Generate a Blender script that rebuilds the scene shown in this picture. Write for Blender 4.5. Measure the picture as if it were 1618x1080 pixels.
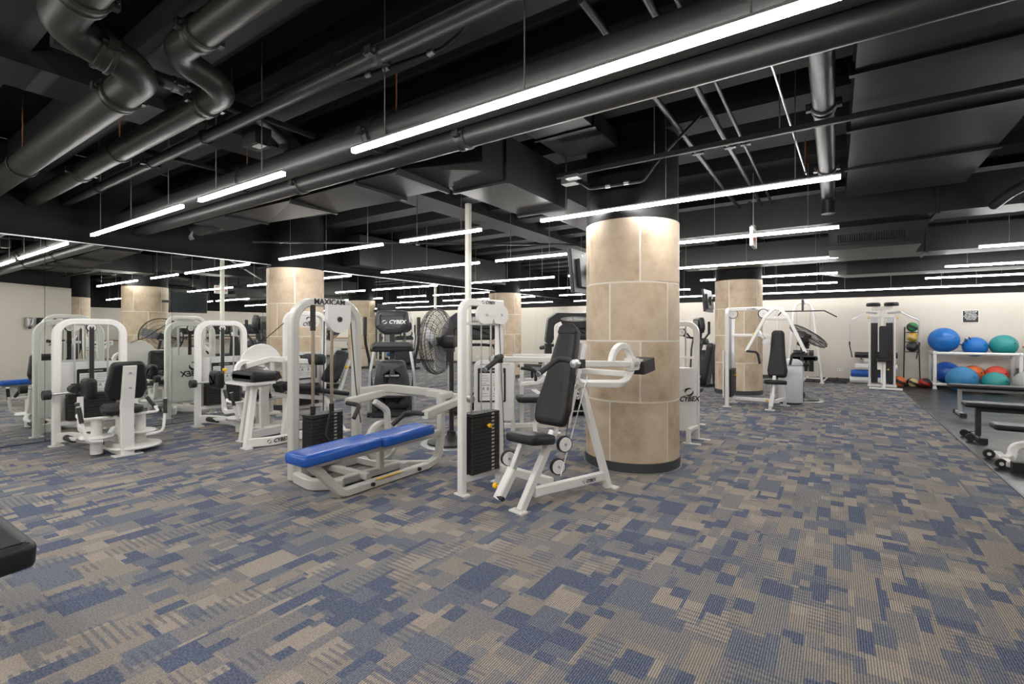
import bpy, math, random
from mathutils import Vector, Matrix
V = Vector
random.seed(7)
S = bpy.context.scene
for o in list(bpy.data.objects): bpy.data.objects.remove(o)
C = S.collection
PI = math.pi
# ------------------------------------------------------------------ camera, world, exposure
cam = bpy.data.cameras.new('camera'); cam.sensor_width = 36; cam.lens = 36*760.5/1618
cam.shift_y = -17.7/1618; cam.clip_start = .05
co = bpy.data.objects.new('camera', cam); C.objects.link(co)
co.location = (0, 0, 1.36); co.rotation_euler = (PI/2, 0, .5917)
S.camera = co
w = bpy.data.worlds.new('world'); S.world = w; w.use_nodes = True
w.node_tree.nodes['Background'].inputs[0].default_value = (.9, .93, 1, 1)
w.node_tree.nodes['Background'].inputs[1].default_value = .15
vs = S.view_settings
vs.view_transform = 'Standard'; vs.look = 'None'; vs.gamma = 1; vs.use_curve_mapping = False
vs.exposure = 0.0
LIGHT = 79.0          # emission of the linear pendant diffusers

# ------------------------------------------------------------------ materials
def nmat(name):
    m = bpy.data.materials.new(name); m.use_nodes = True
    return m, m.node_tree, m.node_tree.nodes['Principled BSDF']
def setp(b, col=None, rough=None, metal=None, spec=None):
    if col is not None: b.inputs['Base Color'].default_value = (*col, 1)
    if rough is not None: b.inputs['Roughness'].default_value = rough
    if metal is not None: b.inputs['Metallic'].default_value = metal
    if spec is not None: b.inputs['Specular IOR Level'].default_value = spec
def mat(name, col, rough=.5, metal=0, var=.08, scale=6, bump=0, bscale=200, spec=.5):
    m, nt, b = nmat(name); setp(b, col, rough, metal, spec); N, L = nt.nodes, nt.links
    tc = N.new('ShaderNodeTexCoord')
    nz = N.new('ShaderNodeTexNoise'); nz.inputs['Scale'].default_value = scale; nz.inputs['Detail'].default_value = 5
    L.new(tc.outputs['Object'], nz.inputs['Vector'])
    mx = N.new('ShaderNodeMix'); mx.data_type = 'RGBA'
    mx.inputs[6].default_value = (*[c*(1-var) for c in col], 1); mx.inputs[7].default_value = (*[min(1, c*(1+var)) for c in col], 1)
    L.new(nz.outputs['Fac'], mx.inputs[0]); L.new(mx.outputs[2], b.inputs['Base Color'])
    if bump:
        n2 = N.new('ShaderNodeTexNoise'); n2.inputs['Scale'].default_value = bscale; L.new(tc.outputs['Object'], n2.inputs['Vector'])
        bp = N.new('ShaderNodeBump'); bp.inputs['Strength'].default_value = bump; bp.inputs['Distance'].default_value = .003
        L.new(n2.outputs['Fac'], bp.inputs['Height']); L.new(bp.outputs['Normal'], b.inputs['Normal'])
    return m
M = {}
M['white'] = mat('white_enamel', (.80, .785, .755), .32, var=.03)
M['grey'] = mat('grey_enamel', (.54, .53, .49), .28, var=.04)
M['shield'] = mat('shield_plastic', (.76, .755, .735), .35, var=.03)
M['vinyl'] = mat('black_vinyl', (.013, .013, .0145), .45, var=.2, bump=.25, bscale=350, spec=.35)
M['blue'] = mat('blue_vinyl', (.012, .09, .42), .26, var=.15, scale=9, bump=.3, bscale=14)
M['black'] = mat('black_plastic', (.016, .016, .017), .45, var=.15)
M['rub'] = mat('black_grip', (.02, .02, .02), .65, var=.2, bump=.3)
M['plate'] = mat('black_weight_plate', (.014, .014, .013), .5, var=.2, bump=.3)
M['cardio'] = mat('charcoal_plastic', (.032, .034, .038), .4, var=.1)
M['silver'] = mat('silver_paint', (.50, .51, .53), .3, .5, var=.05)
M['steel'] = mat('polished_steel', (.52, .52, .52), .40, 1, var=.05)
M['brass'] = mat('bronzed_rod', (.44, .37, .30), .34, 1, var=.05)
M['yellow'] = mat('yellow_plastic', (.85, .50, .02), .4)
M['print'] = mat('black_print', (.012, .012, .012), .5, var=0)
M['paper'] = mat('white_paper', (.78, .78, .76), .5, var=.03)
M['pgrey'] = mat('grey_print', (.32, .32, .32), .5, var=0)
M['wprint'] = mat('white_print', (.8, .8, .8), .5, var=0)
M['red'] = mat('red_plastic', (.45, .02, .02), .4)
M['wall'] = mat('cream_wall_paint', (.60, .555, .49), .75, var=.03, scale=2, bump=.15, bscale=90)
M['ceil'] = mat('black_ceiling_paint', (.008, .008, .0084), .75, var=.3, scale=3, bump=.4, bscale=40, spec=.2)
M['beam'] = mat('black_concrete_beam', (.016, .016, .0165), .7, var=.35, scale=4, bump=.5, bscale=30, spec=.25)
M['pipe'] = mat('black_painted_pipe', (.015, .0148, .0143), .42, var=.3, scale=12, bump=.3, bscale=60, spec=.4)
M['oldpipe'] = mat('dusty_black_pipe', (.018, .0165, .0135), .45, var=.3, scale=9, bump=.3, bscale=70, spec=.35)
M['duct'] = mat('black_sheet_metal', (.0145, .0145, .015), .45, var=.2, scale=2, bump=.25, bscale=3, spec=.35)
M['wire'] = mat('hanger_wire', (.30, .29, .28), .4, .6)
M['rust'] = mat('rusty_rod', (.14, .055, .025), .7, var=.4)
M['base'] = mat('charcoal_baseboard', (.045, .05, .055), .5, var=.15)
M['pole'] = mat('cream_pole_paint', (.70, .69, .60), .4, var=.04)
M['joint'] = mat('pale_mortar', (.78, .73, .65), .8, var=.05)
M['galv'] = mat('galvanised_metal', (.45, .45, .45), .35, .8)
M['wood'] = mat('varnished_wood', (.33, .15, .05), .4, var=.3, scale=14)
M['trim'] = mat('aluminium_trim', (.75, .75, .75), .3, .9)
M['teal'] = mat('teal_rubber', (.02, .26, .26), .38, var=.08)
M['ballblue'] = mat('bright_blue_rubber', (.01, .15, .50), .36, var=.08)
M['balldeep'] = mat('deep_blue_rubber', (.008, .07, .33), .32, var=.1)
M['ballsky'] = mat('sky_blue_rubber', (.03, .20, .42), .45, var=.08)
M['orange'] = mat('orange_rubber', (.62, .13, .03), .5)
M['ballred'] = mat('coral_rubber', (.62, .07, .04), .45)
M['green'] = mat('green_rubber', (.02, .22, .07), .5)
M['lime'] = mat('lime_rubber', (.2, .55, .05), .5)
M['mustard'] = mat('mustard_rubber', (.50, .30, .02), .5)
M['tan'] = mat('tan_rubber', (.55, .42, .20), .5)
M['pearl'] = mat('pearl_rubber', (.42, .42, .40), .35, .2)
M['foamw'] = mat('white_foam', (.72, .72, .70), .7, bump=.3, bscale=80)
M['foamb'] = mat('blue_marbled_foam', (.01, .09, .40), .6, var=.6, scale=20)
M['bin'] = mat('light_grey_bin', (.60, .61, .63), .4, var=.03)
M['exit'] = mat('exit_panel', (.62, .55, .52), .4)
M['screen'] = mat('dark_screen', (.03, .035, .04), .08, var=.02)
M['brushed'] = mat('labelled_steel', (.55, .55, .55), .35, .7)
def emat(name, col, s):
    m, nt, b = nmat(name); setp(b, (.8, .8, .8))
    b.inputs['Emission Color'].default_value = (*col, 1); b.inputs['Emission Strength'].default_value = s
    return m
M['lamp'] = emat('linear_light_diffuser', (1, .985, .965), LIGHT)
M['lampd'] = emat('linear_wall_light_diffuser', (1, .985, .965), LIGHT*.22)
M['led'] = emat('green_led', (.1, 1, .2), 3)
m, nt, b = nmat('mirror_glass'); setp(b, (.90, .925, .89), .0, 1); M['mirror'] = m

def stone():
    m, nt, b = nmat('cream_stone'); N, L = nt.nodes, nt.links; setp(b, rough=.6)
    tc = N.new('ShaderNodeTexCoord')
    n1 = N.new('ShaderNodeTexNoise'); n1.inputs['Scale'].default_value = 3.2; n1.inputs['Detail'].default_value = 8; n1.inputs['Roughness'].default_value = .62
    L.new(tc.outputs['Object'], n1.inputs['Vector'])
    cr = N.new('ShaderNodeValToRGB'); e = cr.color_ramp.elements
    e[0].position = .3; e[0].color = (.40, .29, .19, 1); e[1].position = .72; e[1].color = (.66, .55, .42, 1)
    k = cr.color_ramp.elements.new(.5); k.color = (.56, .44, .31, 1)
    L.new(n1.outputs['Fac'], cr.inputs[0])
    vo = N.new('ShaderNodeTexVoronoi'); vo.inputs['Scale'].default_value = 26; L.new(tc.outputs['Object'], vo.inputs['Vector'])
    th = N.new('ShaderNodeMath'); th.operation = 'LESS_THAN'; th.inputs[1].default_value = .055; L.new(vo.outputs['Distance'], th.inputs[0])
    n3 = N.new('ShaderNodeTexNoise'); n3.inputs['Scale'].default_value = 5; L.new(tc.outputs['Object'], n3.inputs['Vector'])
    g3 = N.new('ShaderNodeMath'); g3.operation = 'GREATER_THAN'; g3.inputs[1].default_value = .55; L.new(n3.outputs['Fac'], g3.inputs[0])
    ml = N.new('ShaderNodeMath'); ml.operation = 'MULTIPLY'; L.new(th.outputs[0], ml.inputs[0]); L.new(g3.outputs[0], ml.inputs[1])
    mx = N.new('ShaderNodeMix'); mx.data_type = 'RGBA'; mx.inputs[7].default_value = (.2, .14, .09, 1)
    L.new(ml.outputs[0], mx.inputs[0]); L.new(cr.outputs[0], mx.inputs[6]); L.new(mx.outputs[2], b.inputs['Base Color'])
    bp = N.new('ShaderNodeBump'); bp.inputs['Strength'].default_value = .3; bp.inputs['Distance'].default_value = .006
    L.new(n1.outputs['Fac'], bp.inputs['Height']); L.new(bp.outputs['Normal'], b.inputs['Normal'])
    return m
M['stone'] = stone()

def carpet():
    m, nt, b = nmat('patchwork_carpet'); N, L = nt.nodes, nt.links; setp(b, rough=.95, spec=.1)
    tc = N.new('ShaderNodeTexCoord')
    def bricks(bw, bh, off, sq, rot, shift):
        mp = N.new('ShaderNodeMapping'); mp.inputs['Rotation'].default_value = (0, 0, rot); mp.inputs['Location'].default_value = shift
        L.new(tc.outputs['Object'], mp.inputs['Vector'])
        t = N.new('ShaderNodeTexBrick'); t.offset = off; t.squash = sq; t.squash_frequency = 3; t.offset_frequency = 2
        t.inputs['Color1'].default_value = (0, 0, 0, 1); t.inputs['Color2'].default_value = (1, 1, 1, 1)
        t.inputs['Scale'].default_value = 1; t.inputs['Mortar Size'].default_value = 0; t.inputs['Bias'].default_value = 0
        t.inputs['Brick Width'].default_value = bw; t.inputs['Row Height'].default_value = bh
        L.new(mp.outputs[0], t.inputs['Vector']); return t.outputs['Color']
    def ramp(src, stops, const=True):
        r = N.new('ShaderNodeValToRGB'); r.color_ramp.interpolation = 'CONSTANT' if const else 'LINEAR'
        e = r.color_ramp.elements
        while len(e) < len(stops): e.new(.5)
        for i, (p, c) in enumerate(stops): e[i].position = p; e[i].color = (*c, 1)
        L.new(src, r.inputs[0]); return r.outputs[0]
    def mixc(f, a, c):
        x = N.new('ShaderNodeMix'); x.data_type = 'RGBA'; L.new(f, x.inputs[0]); L.new(a, x.inputs[6]); L.new(c, x.inputs[7]); return x.outputs[2]
    bl, sl, gr, tn, lt = (.082, .110, .185), (.145, .166, .210), (.232, .226, .224), (.315, .275, .232), (.395, .338, .28)
    pal = [(0, bl), (.17, sl), (.33, gr), (.52, tn), (.72, gr), (.83, sl), (.90, lt)]
    pal2 = [(0, lt), (.12, tn), (.34, bl), (.52, sl), (.62, gr), (.82, tn), (.92, bl)]
    A = ramp(bricks(.29, .19, .37, .6, PI/2, (.13, .2, 0)), pal)
    B = ramp(bricks(.19, .085, .5, .7, PI/2, (.05, .03, 0)), pal2)
    B2 = ramp(bricks(.12, .145, .31, 1.5, PI/2, (.4, .33, 0)), pal)
    f1 = ramp(bricks(.25, .12, .45, .8, PI/2, (.71, .4, 0)), [(0, (0, 0, 0)), (.48, (1, 1, 1))])
    f2 = ramp(bricks(.22, .16, .4, 1.4, PI/2, (.23, .9, 0)), [(0, (0, 0, 0)), (.68, (1, 1, 1))])
    base = mixc(f2, mixc(f1, A, B), B2)
    # hatched patches: cross stripes woven into some of the rectangles
    hw = N.new('ShaderNodeTexWave'); hw.bands_direction = 'Y'; hw.inputs['Scale'].default_value = 9; hw.inputs['Distortion'].default_value = .3; L.new(tc.outputs['Object'], hw.inputs['Vector'])
    hm = ramp(bricks(.20, .13, .43, .7, PI/2, (.57, .11, 0)), [(0, (0, 0, 0)), (.74, (1, 1, 1))])
    hr = ramp(hw.outputs['Fac'], [(0, (0, 0, 0)), (.6, (1, 1, 1))])
    hx = N.new('ShaderNodeMath'); hx.operation = 'MULTIPLY'; L.new(hm, hx.inputs[0]); L.new(hr, hx.inputs[1])
    hx2 = N.new('ShaderNodeMath'); hx2.operation = 'MULTIPLY'; hx2.inputs[1].default_value = .55; L.new(hx.outputs[0], hx2.inputs[0])
    nv = N.new('ShaderNodeRGB'); nv.outputs[0].default_value = (.085, .105, .16, 1)
    base = mixc(hx2.outputs[0], base, nv.outputs[0])
    # fine corded weave running the length of the room, and yarn speckle
    wv = N.new('ShaderNodeTexWave'); wv.bands_direction = 'X'; wv.inputs['Scale'].default_value = 31; wv.inputs['Distortion'].default_value = .6; wv.inputs['Detail Scale'].default_value = 8
    L.new(tc.outputs['Object'], wv.inputs['Vector'])
    sx = N.new('ShaderNodeTexNoise'); sx.inputs['Scale'].default_value = 190; sx.inputs['Detail'].default_value = 2; L.new(tc.outputs['Object'], sx.inputs['Vector'])
    ad = N.new('ShaderNodeMath'); ad.operation = 'ADD'; L.new(wv.outputs['Fac'], ad.inputs[0]); L.new(sx.outputs['Fac'], ad.inputs[1])
    mr = N.new('ShaderNodeMapRange'); mr.inputs[1].default_value = .35; mr.inputs[2].default_value = 1.65; mr.inputs[3].default_value = .42; mr.inputs[4].default_value = 1.55
    L.new(ad.outputs[0], mr.inputs[0])
    # each cord is spun from mixed yarns: flecks of navy and sand in every patch
    yn = N.new('ShaderNodeTexNoise'); yn.inputs['Scale'].default_value = 95; yn.inputs['Detail'].default_value = 3; L.new(tc.outputs['Object'], yn.inputs['Vector'])
    yr = N.new('ShaderNodeValToRGB'); ye = yr.color_ramp.elements; ye[0].position = .40; ye[0].color = (.055, .070, .105, 1); ye[1].position = .60; ye[1].color = (.30, .27, .235, 1); L.new(yn.outputs['Fac'], yr.inputs[0])
    ym = N.new('ShaderNodeMix'); ym.data_type = 'RGBA'; ym.inputs[0].default_value = .27; L.new(base, ym.inputs[6]); L.new(yr.outputs[0], ym.inputs[7]); base = ym.outputs[2]
    hs = N.new('ShaderNodeVectorMath'); hs.operation = 'SCALE'; L.new(base, hs.inputs[0]); L.new(mr.outputs[0], hs.inputs['Scale'])
    L.new(hs.outputs[0], b.inputs['Base Color'])
    bp = N.new('ShaderNodeBump'); bp.inputs['Strength'].default_value = .5; bp.inputs['Distance'].default_value = .004
    L.new(ad.outputs[0], bp.inputs['Height']); L.new(bp.outputs['Normal'], b.inputs['Normal'])
    return m
M['carpet'] = carpet()
def rubber():
    m, nt, b = nmat('black_rubber_floor'); N, L = nt.nodes, nt.links; setp(b, spec=.28)
    tc = N.new('ShaderNodeTexCoord'); n = N.new('ShaderNodeTexNoise'); n.inputs['Scale'].default_value = 300; L.new(tc.outputs['Object'], n.inputs['Vector'])
    cr = N.new('ShaderNodeValToRGB'); e = cr.color_ramp.elements; e[0].position = .45; e[0].color = (.018, .019, .021, 1); e[1].position = .75; e[1].color = (.06, .06, .06, 1)
    L.new(n.outputs['Fac'], cr.inputs[0]); L.new(cr.outputs[0], b.inputs['Base Color'])
    n2 = N.new('ShaderNodeTexNoise'); n2.inputs['Scale'].default_value = 2.5; n2.inputs['Detail'].default_value = 4; L.new(tc.outputs['Object'], n2.inputs['Vector'])
    mr = N.new('ShaderNodeMapRange'); mr.inputs[3].default_value = .22; mr.inputs[4].default_value = .5; L.new(n2.outputs['Fac'], mr.inputs[0]); L.new(mr.outputs[0], b.inputs['Roughness'])
    return m
M['rubber'] = rubber()

# ------------------------------------------------------------------ mesh helpers
def fillet(pts, r, n=5, closed=False):
    pts = [V(p) for p in pts]
    if r <= 0: return pts
    out = []; k = len(pts)
    for i, p in enumerate(pts):
        if not closed and i in (0, k-1): out.append(p); continue
        a, c = pts[i-1], pts[(i+1) % k]; u, v = (a-p), (c-p); lu, lv = u.length, v.length; u.normalize(); v.normalize()
        ang = u.angle(v, PI)
        if ang > 3.05: out.append(p); continue
        d = min(r/math.tan(ang/2), lu*.49, lv*.49); rr = d*math.tan(ang/2)
        ctr = p+(u+v).normalized()*(rr/math.sin(ang/2)); p0, p1 = p+u*d-ctr, p+v*d-ctr
        tot = p0.angle(p1); ax = p0.cross(p1)
        if ax.length < 1e-9: out.append(p); continue
        ax.normalize()
        for j in range(n+1): out.append(ctr+Matrix.Rotation(tot*j/n, 3, ax) @ p0)
    return out
class MB:
    def __init__(s): s.v, s.f, s.s, s.M = [], [], [], Matrix()
    def add(s, vs, fs, sm=False):
        o = len(s.v); s.v += [s.M @ V(p) for p in vs]; s.f += [[i+o for i in f] for f in fs]; s.s += [sm]*len(fs); return s
    def box(s, c, d, rot=None, ch=0):
        c = V(c); R = rot if rot is not None else Matrix.Identity(3)
        x, y, z = [k/2 for k in d]
        if ch:
            return s.prism([(-x+ch, -y), (x-ch, -y), (x, -y+ch), (x, y-ch), (x-ch, y), (-x+ch, y), (-x, y-ch), (-x, -y+ch)], -z, z, c, R)
        vs = [c+R @ V((i*x, j*y, k*z)) for k in (-1, 1) for i, j in ((-1, -1), (1, -1), (1, 1), (-1, 1))]
        return s.add(vs, [(3, 2, 1, 0), (4, 5, 6, 7), (0, 1, 5, 4), (1, 2, 6, 5), (2, 3, 7, 6), (3, 0, 4, 7)])
    def prism(s, pl, z0, z1, c=(0, 0, 0), R=None, sm=False):
        c = V(c); R = R if R is not None else Matrix.Identity(3); n = len(pl)
        vs = [c+R @ V((x, y, z)) for z in (z0, z1) for x, y in pl]
        s.add(vs, [[i, (i+1) % n, (i+1) % n+n, i+n] for i in range(n)], sm)
        return s.add(vs, [list(range(n))[::-1], list(range(n, 2*n))])
    def sweep(s, pts, sec, up=None, closed=False, sm=False, caps=True):
        n, k = len(pts), len(sec); rings = []; pts = [V(p) for p in pts]; prev = None
        for i, p in enumerate(pts):
            a = pts[i-1] if (i or closed) else None; c = pts[(i+1) % n] if (i < n-1 or closed) else None
            t1 = (p-a).normalized() if a is not None else None; t2 = (c-p).normalized() if c is not None else None
            t = (t1 or t2) if not (t1 and t2) else (t1+t2).normalized()
            if up is not None:
                U = V(up); side = t.cross(U)
                if side.length < 1e-4: side = t.orthogonal()
                side.normalize(); U = side.cross(t).normalized()
            else:
                if prev is None: U = t.orthogonal().normalized()
                else: U = (prev-t*prev.dot(t)).normalized()
                side = t.cross(U).normalized(); prev = U
            m = 1/max(.5, t.dot(t1)) if t1 and t2 else 1
            rings.append([p+side*x*m+U*y for x, y in sec])
        vs = [q for r in rings for q in r]; fs = []
        for i in range(n if closed else n-1):
            j = (i+1) % n
            for q in range(k): fs.append((i*k+q, i*k+(q+1) % k, j*k+(q+1) % k, j*k+q))
        s.add(vs, fs, sm)
        if caps and not closed: s.add(rings[0]+rings[-1], [list(range(k))[::-1], list(range(k, 2*k))])
        return s
    def rect(s, pts, w, h, up=(0, 0, 1), r=0, n=5, closed=False, ch=None):
        c = min(w, h)*.14 if ch is None else ch; x, y = w/2, h/2
        sec = [(-x+c, -y), (x-c, -y), (x, -y+c), (x, y-c), (x-c, y), (-x+c, y), (-x, y-c), (-x, -y+c)]
        return s.sweep(fillet(pts, r, n, closed), sec, up, closed)
    def tube(s, pts, rad, seg=10, r=0, n=5, closed=False):
        return s.sweep(fillet(pts, r, n, closed), [(rad*math.cos(2*PI*i/seg), rad*math.sin(2*PI*i/seg)) for i in range(seg)], None, closed, True)
    def cyl(s, p, q, rad, seg=20): return s.tube([p, q], rad, seg)
    def lathe(s, prof, c=(0, 0, 0), R=None, seg=24, sm=True):
        c = V(c); R = R if R is not None else Matrix.Identity(3); k = len(prof)
        vs = [c+R @ V((r*math.cos(2*PI*i/seg), r*math.sin(2*PI*i/seg), z)) for i in range(seg) for r, z in prof]; fs = []
        for i in range(seg):
            j = (i+1) % seg
            for q in range(k-1): fs.append((i*k+q, j*k+q, j*k+q+1, i*k+q+1))
        return s.add(vs, fs, sm)
    def ball(s, c, rx, ry=None, rz=None, seg=28, rings=16, R=None):
        ry = ry or rx; rz = rz or rx; c = V(c); R = R if R is not None else Matrix.Identity(3); vs, fs = [], []
        for i in range(rings+1):
            t = PI*i/rings
            for j in range(seg): a = 2*PI*j/seg; vs.append(c+R @ V((rx*math.sin(t)*math.cos(a), ry*math.sin(t)*math.sin(a), rz*math.cos(t))))
        for i in range(rings):
            for j in range(seg): k = (j+1) % seg; fs.append((i*seg+j, (i+1)*seg+j, (i+1)*seg+k, i*seg+k))
        return s.add(vs, fs, True)
    def pad(s, outline, T, bv, Mx=None, crown=0):
        n = len(outline); P = [V((x, y)) for x, y in outline]; nr = []
        ar = sum(P[i].x*P[(i+1) % n].y-P[(i+1) % n].x*P[i].y for i in range(n))
        if ar < 0: P = P[::-1]
        for i in range(n):
            t = (P[(i+1) % n]-P[i-1]).normalized(); nr.append(V((t.y, -t.x)))
        Mx = Mx or Matrix(); lay = []
        for z, ins in ((0, bv*.8), (bv*.3, bv*.22), (bv, 0), (T-bv, 0), (T-bv*.3, bv*.28), (T, bv*1.05), (T+crown*.6, bv*2.2)):
            lay.append([Mx @ V((p.x-q.x*ins, p.y-q.y*ins, z)) for p, q in zip(P, nr)])
        vs = [q for l in lay for q in l]; fs = []
        for k in range(len(lay)-1):
            for i in range(n): j = (i+1) % n; fs.append((k*n+i, k*n+j, (k+1)*n+j, (k+1)*n+i))
        s.add(vs, fs, True); L0 = len(lay)-1
        return s.add(lay[0]+lay[L0], [list(range(n))[::-1], list(range(n, 2*n))], True)
    def build(s, name, m, parent=None):
        me = bpy.data.meshes.new(name); me.from_pydata(s.v, [], s.f); me.polygons.foreach_set('use_smooth', s.s); me.update()
        if any(s.s): me.set_sharp_from_angle(angle=.85)
        me.materials.append(M[m] if isinstance(m, str) else m)
        o = bpy.data.objects.new(name, me); C.objects.link(o); o.parent = parent
        return o
def rrect(w, h, r, n=5, w2=None):
    """rounded rectangle outline, w at the bottom, w2 at the top"""
    w2 = w if w2 is None else w2
    return [(p.x, p.y) for p in fillet([(-w/2, -h/2, 0), (w/2, -h/2, 0), (w2/2, h/2, 0), (-w2/2, h/2, 0)], r, n, True)]
def poly(pts, r, n=4): return [(p.x, p.y) for p in fillet([(x, y, 0) for x, y in pts], r, n, True)]
def fr(o, x, y):
    """matrix with origin o, local x and y axes"""
    x = V(x).normalized(); z = x.cross(V(y)).normalized(); y = z.cross(x)
    m = Matrix((x, y, z)).transposed().to_4x4(); m.translation = V(o); return m
def tag(o, label, cat, group=None, kind=None):
    o['label'] = label; o['category'] = cat
    if group: o['group'] = group
    if kind: o['kind'] = kind
    return o
def thing(name, label, cat, loc=(0, 0, 0), deg=0, group=None):
    o = bpy.data.objects.new(name, None); o.empty_display_size = .1; C.objects.link(o); o.location = loc; o.rotation_euler = (0, 0, math.radians(deg))
    return tag(o, label, cat, group)
def struct(o): o['kind'] = 'structure'; return o
def copy_tree(o, parent=None):
    c = o.copy(); C.objects.link(c)
    if parent is not None: c.parent = parent
    for ch in [q for q in bpy.data.objects if q.parent == o]: copy_tree(ch, c)
    return c
def text(name, s, size, Mx, m, parent, bold=.0, shear=0, ext=.0008, align='CENTER'):
    cu = bpy.data.curves.new(name, 'FONT'); cu.body = s; cu.size = size; cu.align_x = align; cu.align_y = 'CENTER'
    cu.offset = bold*size; cu.shear = shear; cu.extrude = ext; cu.resolution_u = 2
    t = bpy.data.objects.new(name, cu); C.objects.link(t)
    me = bpy.data.meshes.new_from_object(t.evaluated_get(bpy.context.evaluated_depsgraph_get())); me.name = name
    bpy.data.objects.remove(t); me.transform(Mx); me.materials.clear(); me.materials.append(M[m])
    o = bpy.data.objects.new(name, me); C.objects.link(o); o.parent = parent; return o
def logo(Mx, size, parent, m='print', stacked=False, name='lettering'):
    """swoosh mark and the maker's lettering as printed on the machines"""
    o = text(name, 'CYBEX', size, Mx @ Matrix.Translation((0 if stacked else size*.55, 0, .001)), m, parent, .03, .25)
    b = MB(); b.M = Mx @ Matrix.Translation((0, size*1.05, .001) if stacked else (-size*1.75, 0, .001)); k = size*(1.0 if stacked else .62)
    n = 14
    for a0, a1, sg in ((.25*PI, 1.15*PI, 1), (1.25*PI, 2.15*PI, 1)):
        o1 = []; o2 = []
        for i in range(n+1):
            t = a0+(a1-a0)*i/n; wd = math.sin(PI*i/n)
            e = V((math.cos(t)*.62*k, math.sin(t)*.5*k, 0)); o1.append(e*(1+.2*wd)); o2.append(e*(1-.3*wd))
        b.add(o1+o2, [(i, i+1, n+2+i, n+1+i) for i in range(n)])
    if stacked:
        b.add([(-1.2*k, .0, 0), (-.5*k, .45*k, 0), (-.5*k, .52*k, 0)], [(0, 1, 2)]); b.add([(-.9*k, -.52*k, 0), (.5*k, -.52*k, 0), (.5*k, -.58*k, 0), (-.9*k, -.58*k, 0)], [(0, 1, 2, 3)])
    b.build('logo_mark', m, o)
    return o
def placard(Mx, w, h, title, parent):
    b = MB(); b.M = Mx; b.prism(rrect(w, h, .015), 0, .004); p = b.build('placard', 'print', parent)
    b = MB(); b.M = Mx; b.box((0, -h*.05, .005), (w*.86, h*.8, .003)); b.build('instruction_sheet', 'paper', p)
    text('title', title, h*.055, Mx @ Matrix.Translation((0, h*.42, .005)), 'wprint', p, .01)
    b = MB(); b.M = Mx; rr = random.Random(3)
    for i in range(9):
        for c in (-1, 1):
            if 4 <= i <= 6: continue
            l = w*(.2+.14*rr.random()); b.box((c*w*.21-(w*.36-l)/2, h*(.28-.075*i), .0068), (l, h*.014, .0006))
    for c in (-1, 1):
        b.box((c*w*.21, h*-.0, .0068), (w*.34, h*.025, .0006))
        for q in (-.5, .5):
            x = c*w*.21+q*w*.16; b.add([(x+dx*w, dy*h-.1*h, .0072) for dx, dy in ((-.03, -.07), (.0, -.02), (.04, -.07), (.03, .0), (.01, .06), (-.03, .04), (-.05, -.01))], [tuple(range(7))])
    b.build('instructions', 'pgrey', p)
    return p
def stack(root, c, wx, wy, z0, z1, n, pin=None, labels=1, lab_side=(1, 0)):
    """weight stack: top plate with each weight plate under it; lab_side is the outward direction of the numbered face"""
    h = (z1-z0)/(n+1); cx, cy = c
    b = MB(); b.box((cx, cy, z1-h*.45), (wx, wy, h*.88), ch=.006); top = b.build('weight_stack', 'plate', root)
    b = MB(); b.box((0, 0, 0), (wx, wy, h*.9), ch=.006); me = None
    for i in range(n):
        if me is None: o = b.build('weight_plate', 'plate', top); me = o.data
        else: o = bpy.data.objects.new('weight_plate', me); C.objects.link(o); o.parent = top
        o.location = (cx, cy, z0+h*(i+.45))
    if labels:
        lx, ly = lab_side; b = MB()
        ex = V((-ly, lx, 0))
        for i in range(n+1):
            p = V((cx+lx*(wx/2+.001), cy+ly*(wy/2+.001), z0+h*(i+.45)))+ex*(.24*(wy if lx else wx))
            b.M = fr(p, ex, (0, 0, 1)); b.box((0, 0, 0), (.03, h*.5, .002))
        b.build('weight_labels', 'brushed', top)
        b = MB()
        for i in range(n+1):
            p = V((cx+lx*(wx/2+.0005), cy+ly*(wy/2+.0005), z0+h*(i+.45))); b.M = fr(p, ex, (0, 0, 1)); b.lathe([(.0, .001), (.007, .001), (.007, 0)], seg=8)
        b.build('pin_holes', 'print', top)
    if pin:
        lx, ly = lab_side; p = V((cx+lx*(wx/2), cy+ly*(wy/2), pin)); b = MB()
        b.cyl(p, p+V((lx, ly, 0))*.045, .006, 8); b.lathe([(0, .06), (.016, .058), (.02, .045), (.016, .03), (0, .03)], p, fr((0, 0, 0), (-ly, lx, 0), (0, 0, 1)).to_3x3(), 12)
        b.build('selector_pin', 'yellow', top)
        b = MB(); q = p+V((lx, ly, 0))*.02; b.tube([(q.x, q.y, q.z), (q.x+lx*.02+ly*.02, q.y+ly*.02+lx*.02, q.z-.05), (q.x, q.y, q.z-.07), (q.x-ly*.02, q.y-lx*.02, q.z+.02), (cx+lx*wx*.3, cy+ly*wy*.3, z1+.02)], .003, 6, .02); b.build('pin_cord', 'black', top)
    return top
def feet(b, pts, w=.11, d=.075, deg=0):
    R = Matrix.Rotation(math.radians(deg), 3, 'Z')
    for x, y in pts: b.box((x, y, .006), (w, d, .012), R)
def grip(name, pts, rad, parent, m='rub', r=.05, caps='steel'):
    b = MB(); b.tube(pts, rad, 12, r); o = b.build(name, m, parent)
    if caps:
        b = MB(); p, q = V(pts[-1]), V(pts[-2]); d = (p-q).normalized(); b.cyl(p, p+d*.012, rad*1.08, 12); b.build('end_cap', caps, o)
    return o
def rods(name, pts, z0, z1, rad, m, parent):
    for x, y in pts: b = MB(); b.cyl((x, y, z0), (x, y, z1), rad, 10); b.build(name, m, parent)
def single(mb, name, m, label, cat, group=None): return tag(mb.build(name, m), label, cat, group)
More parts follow.
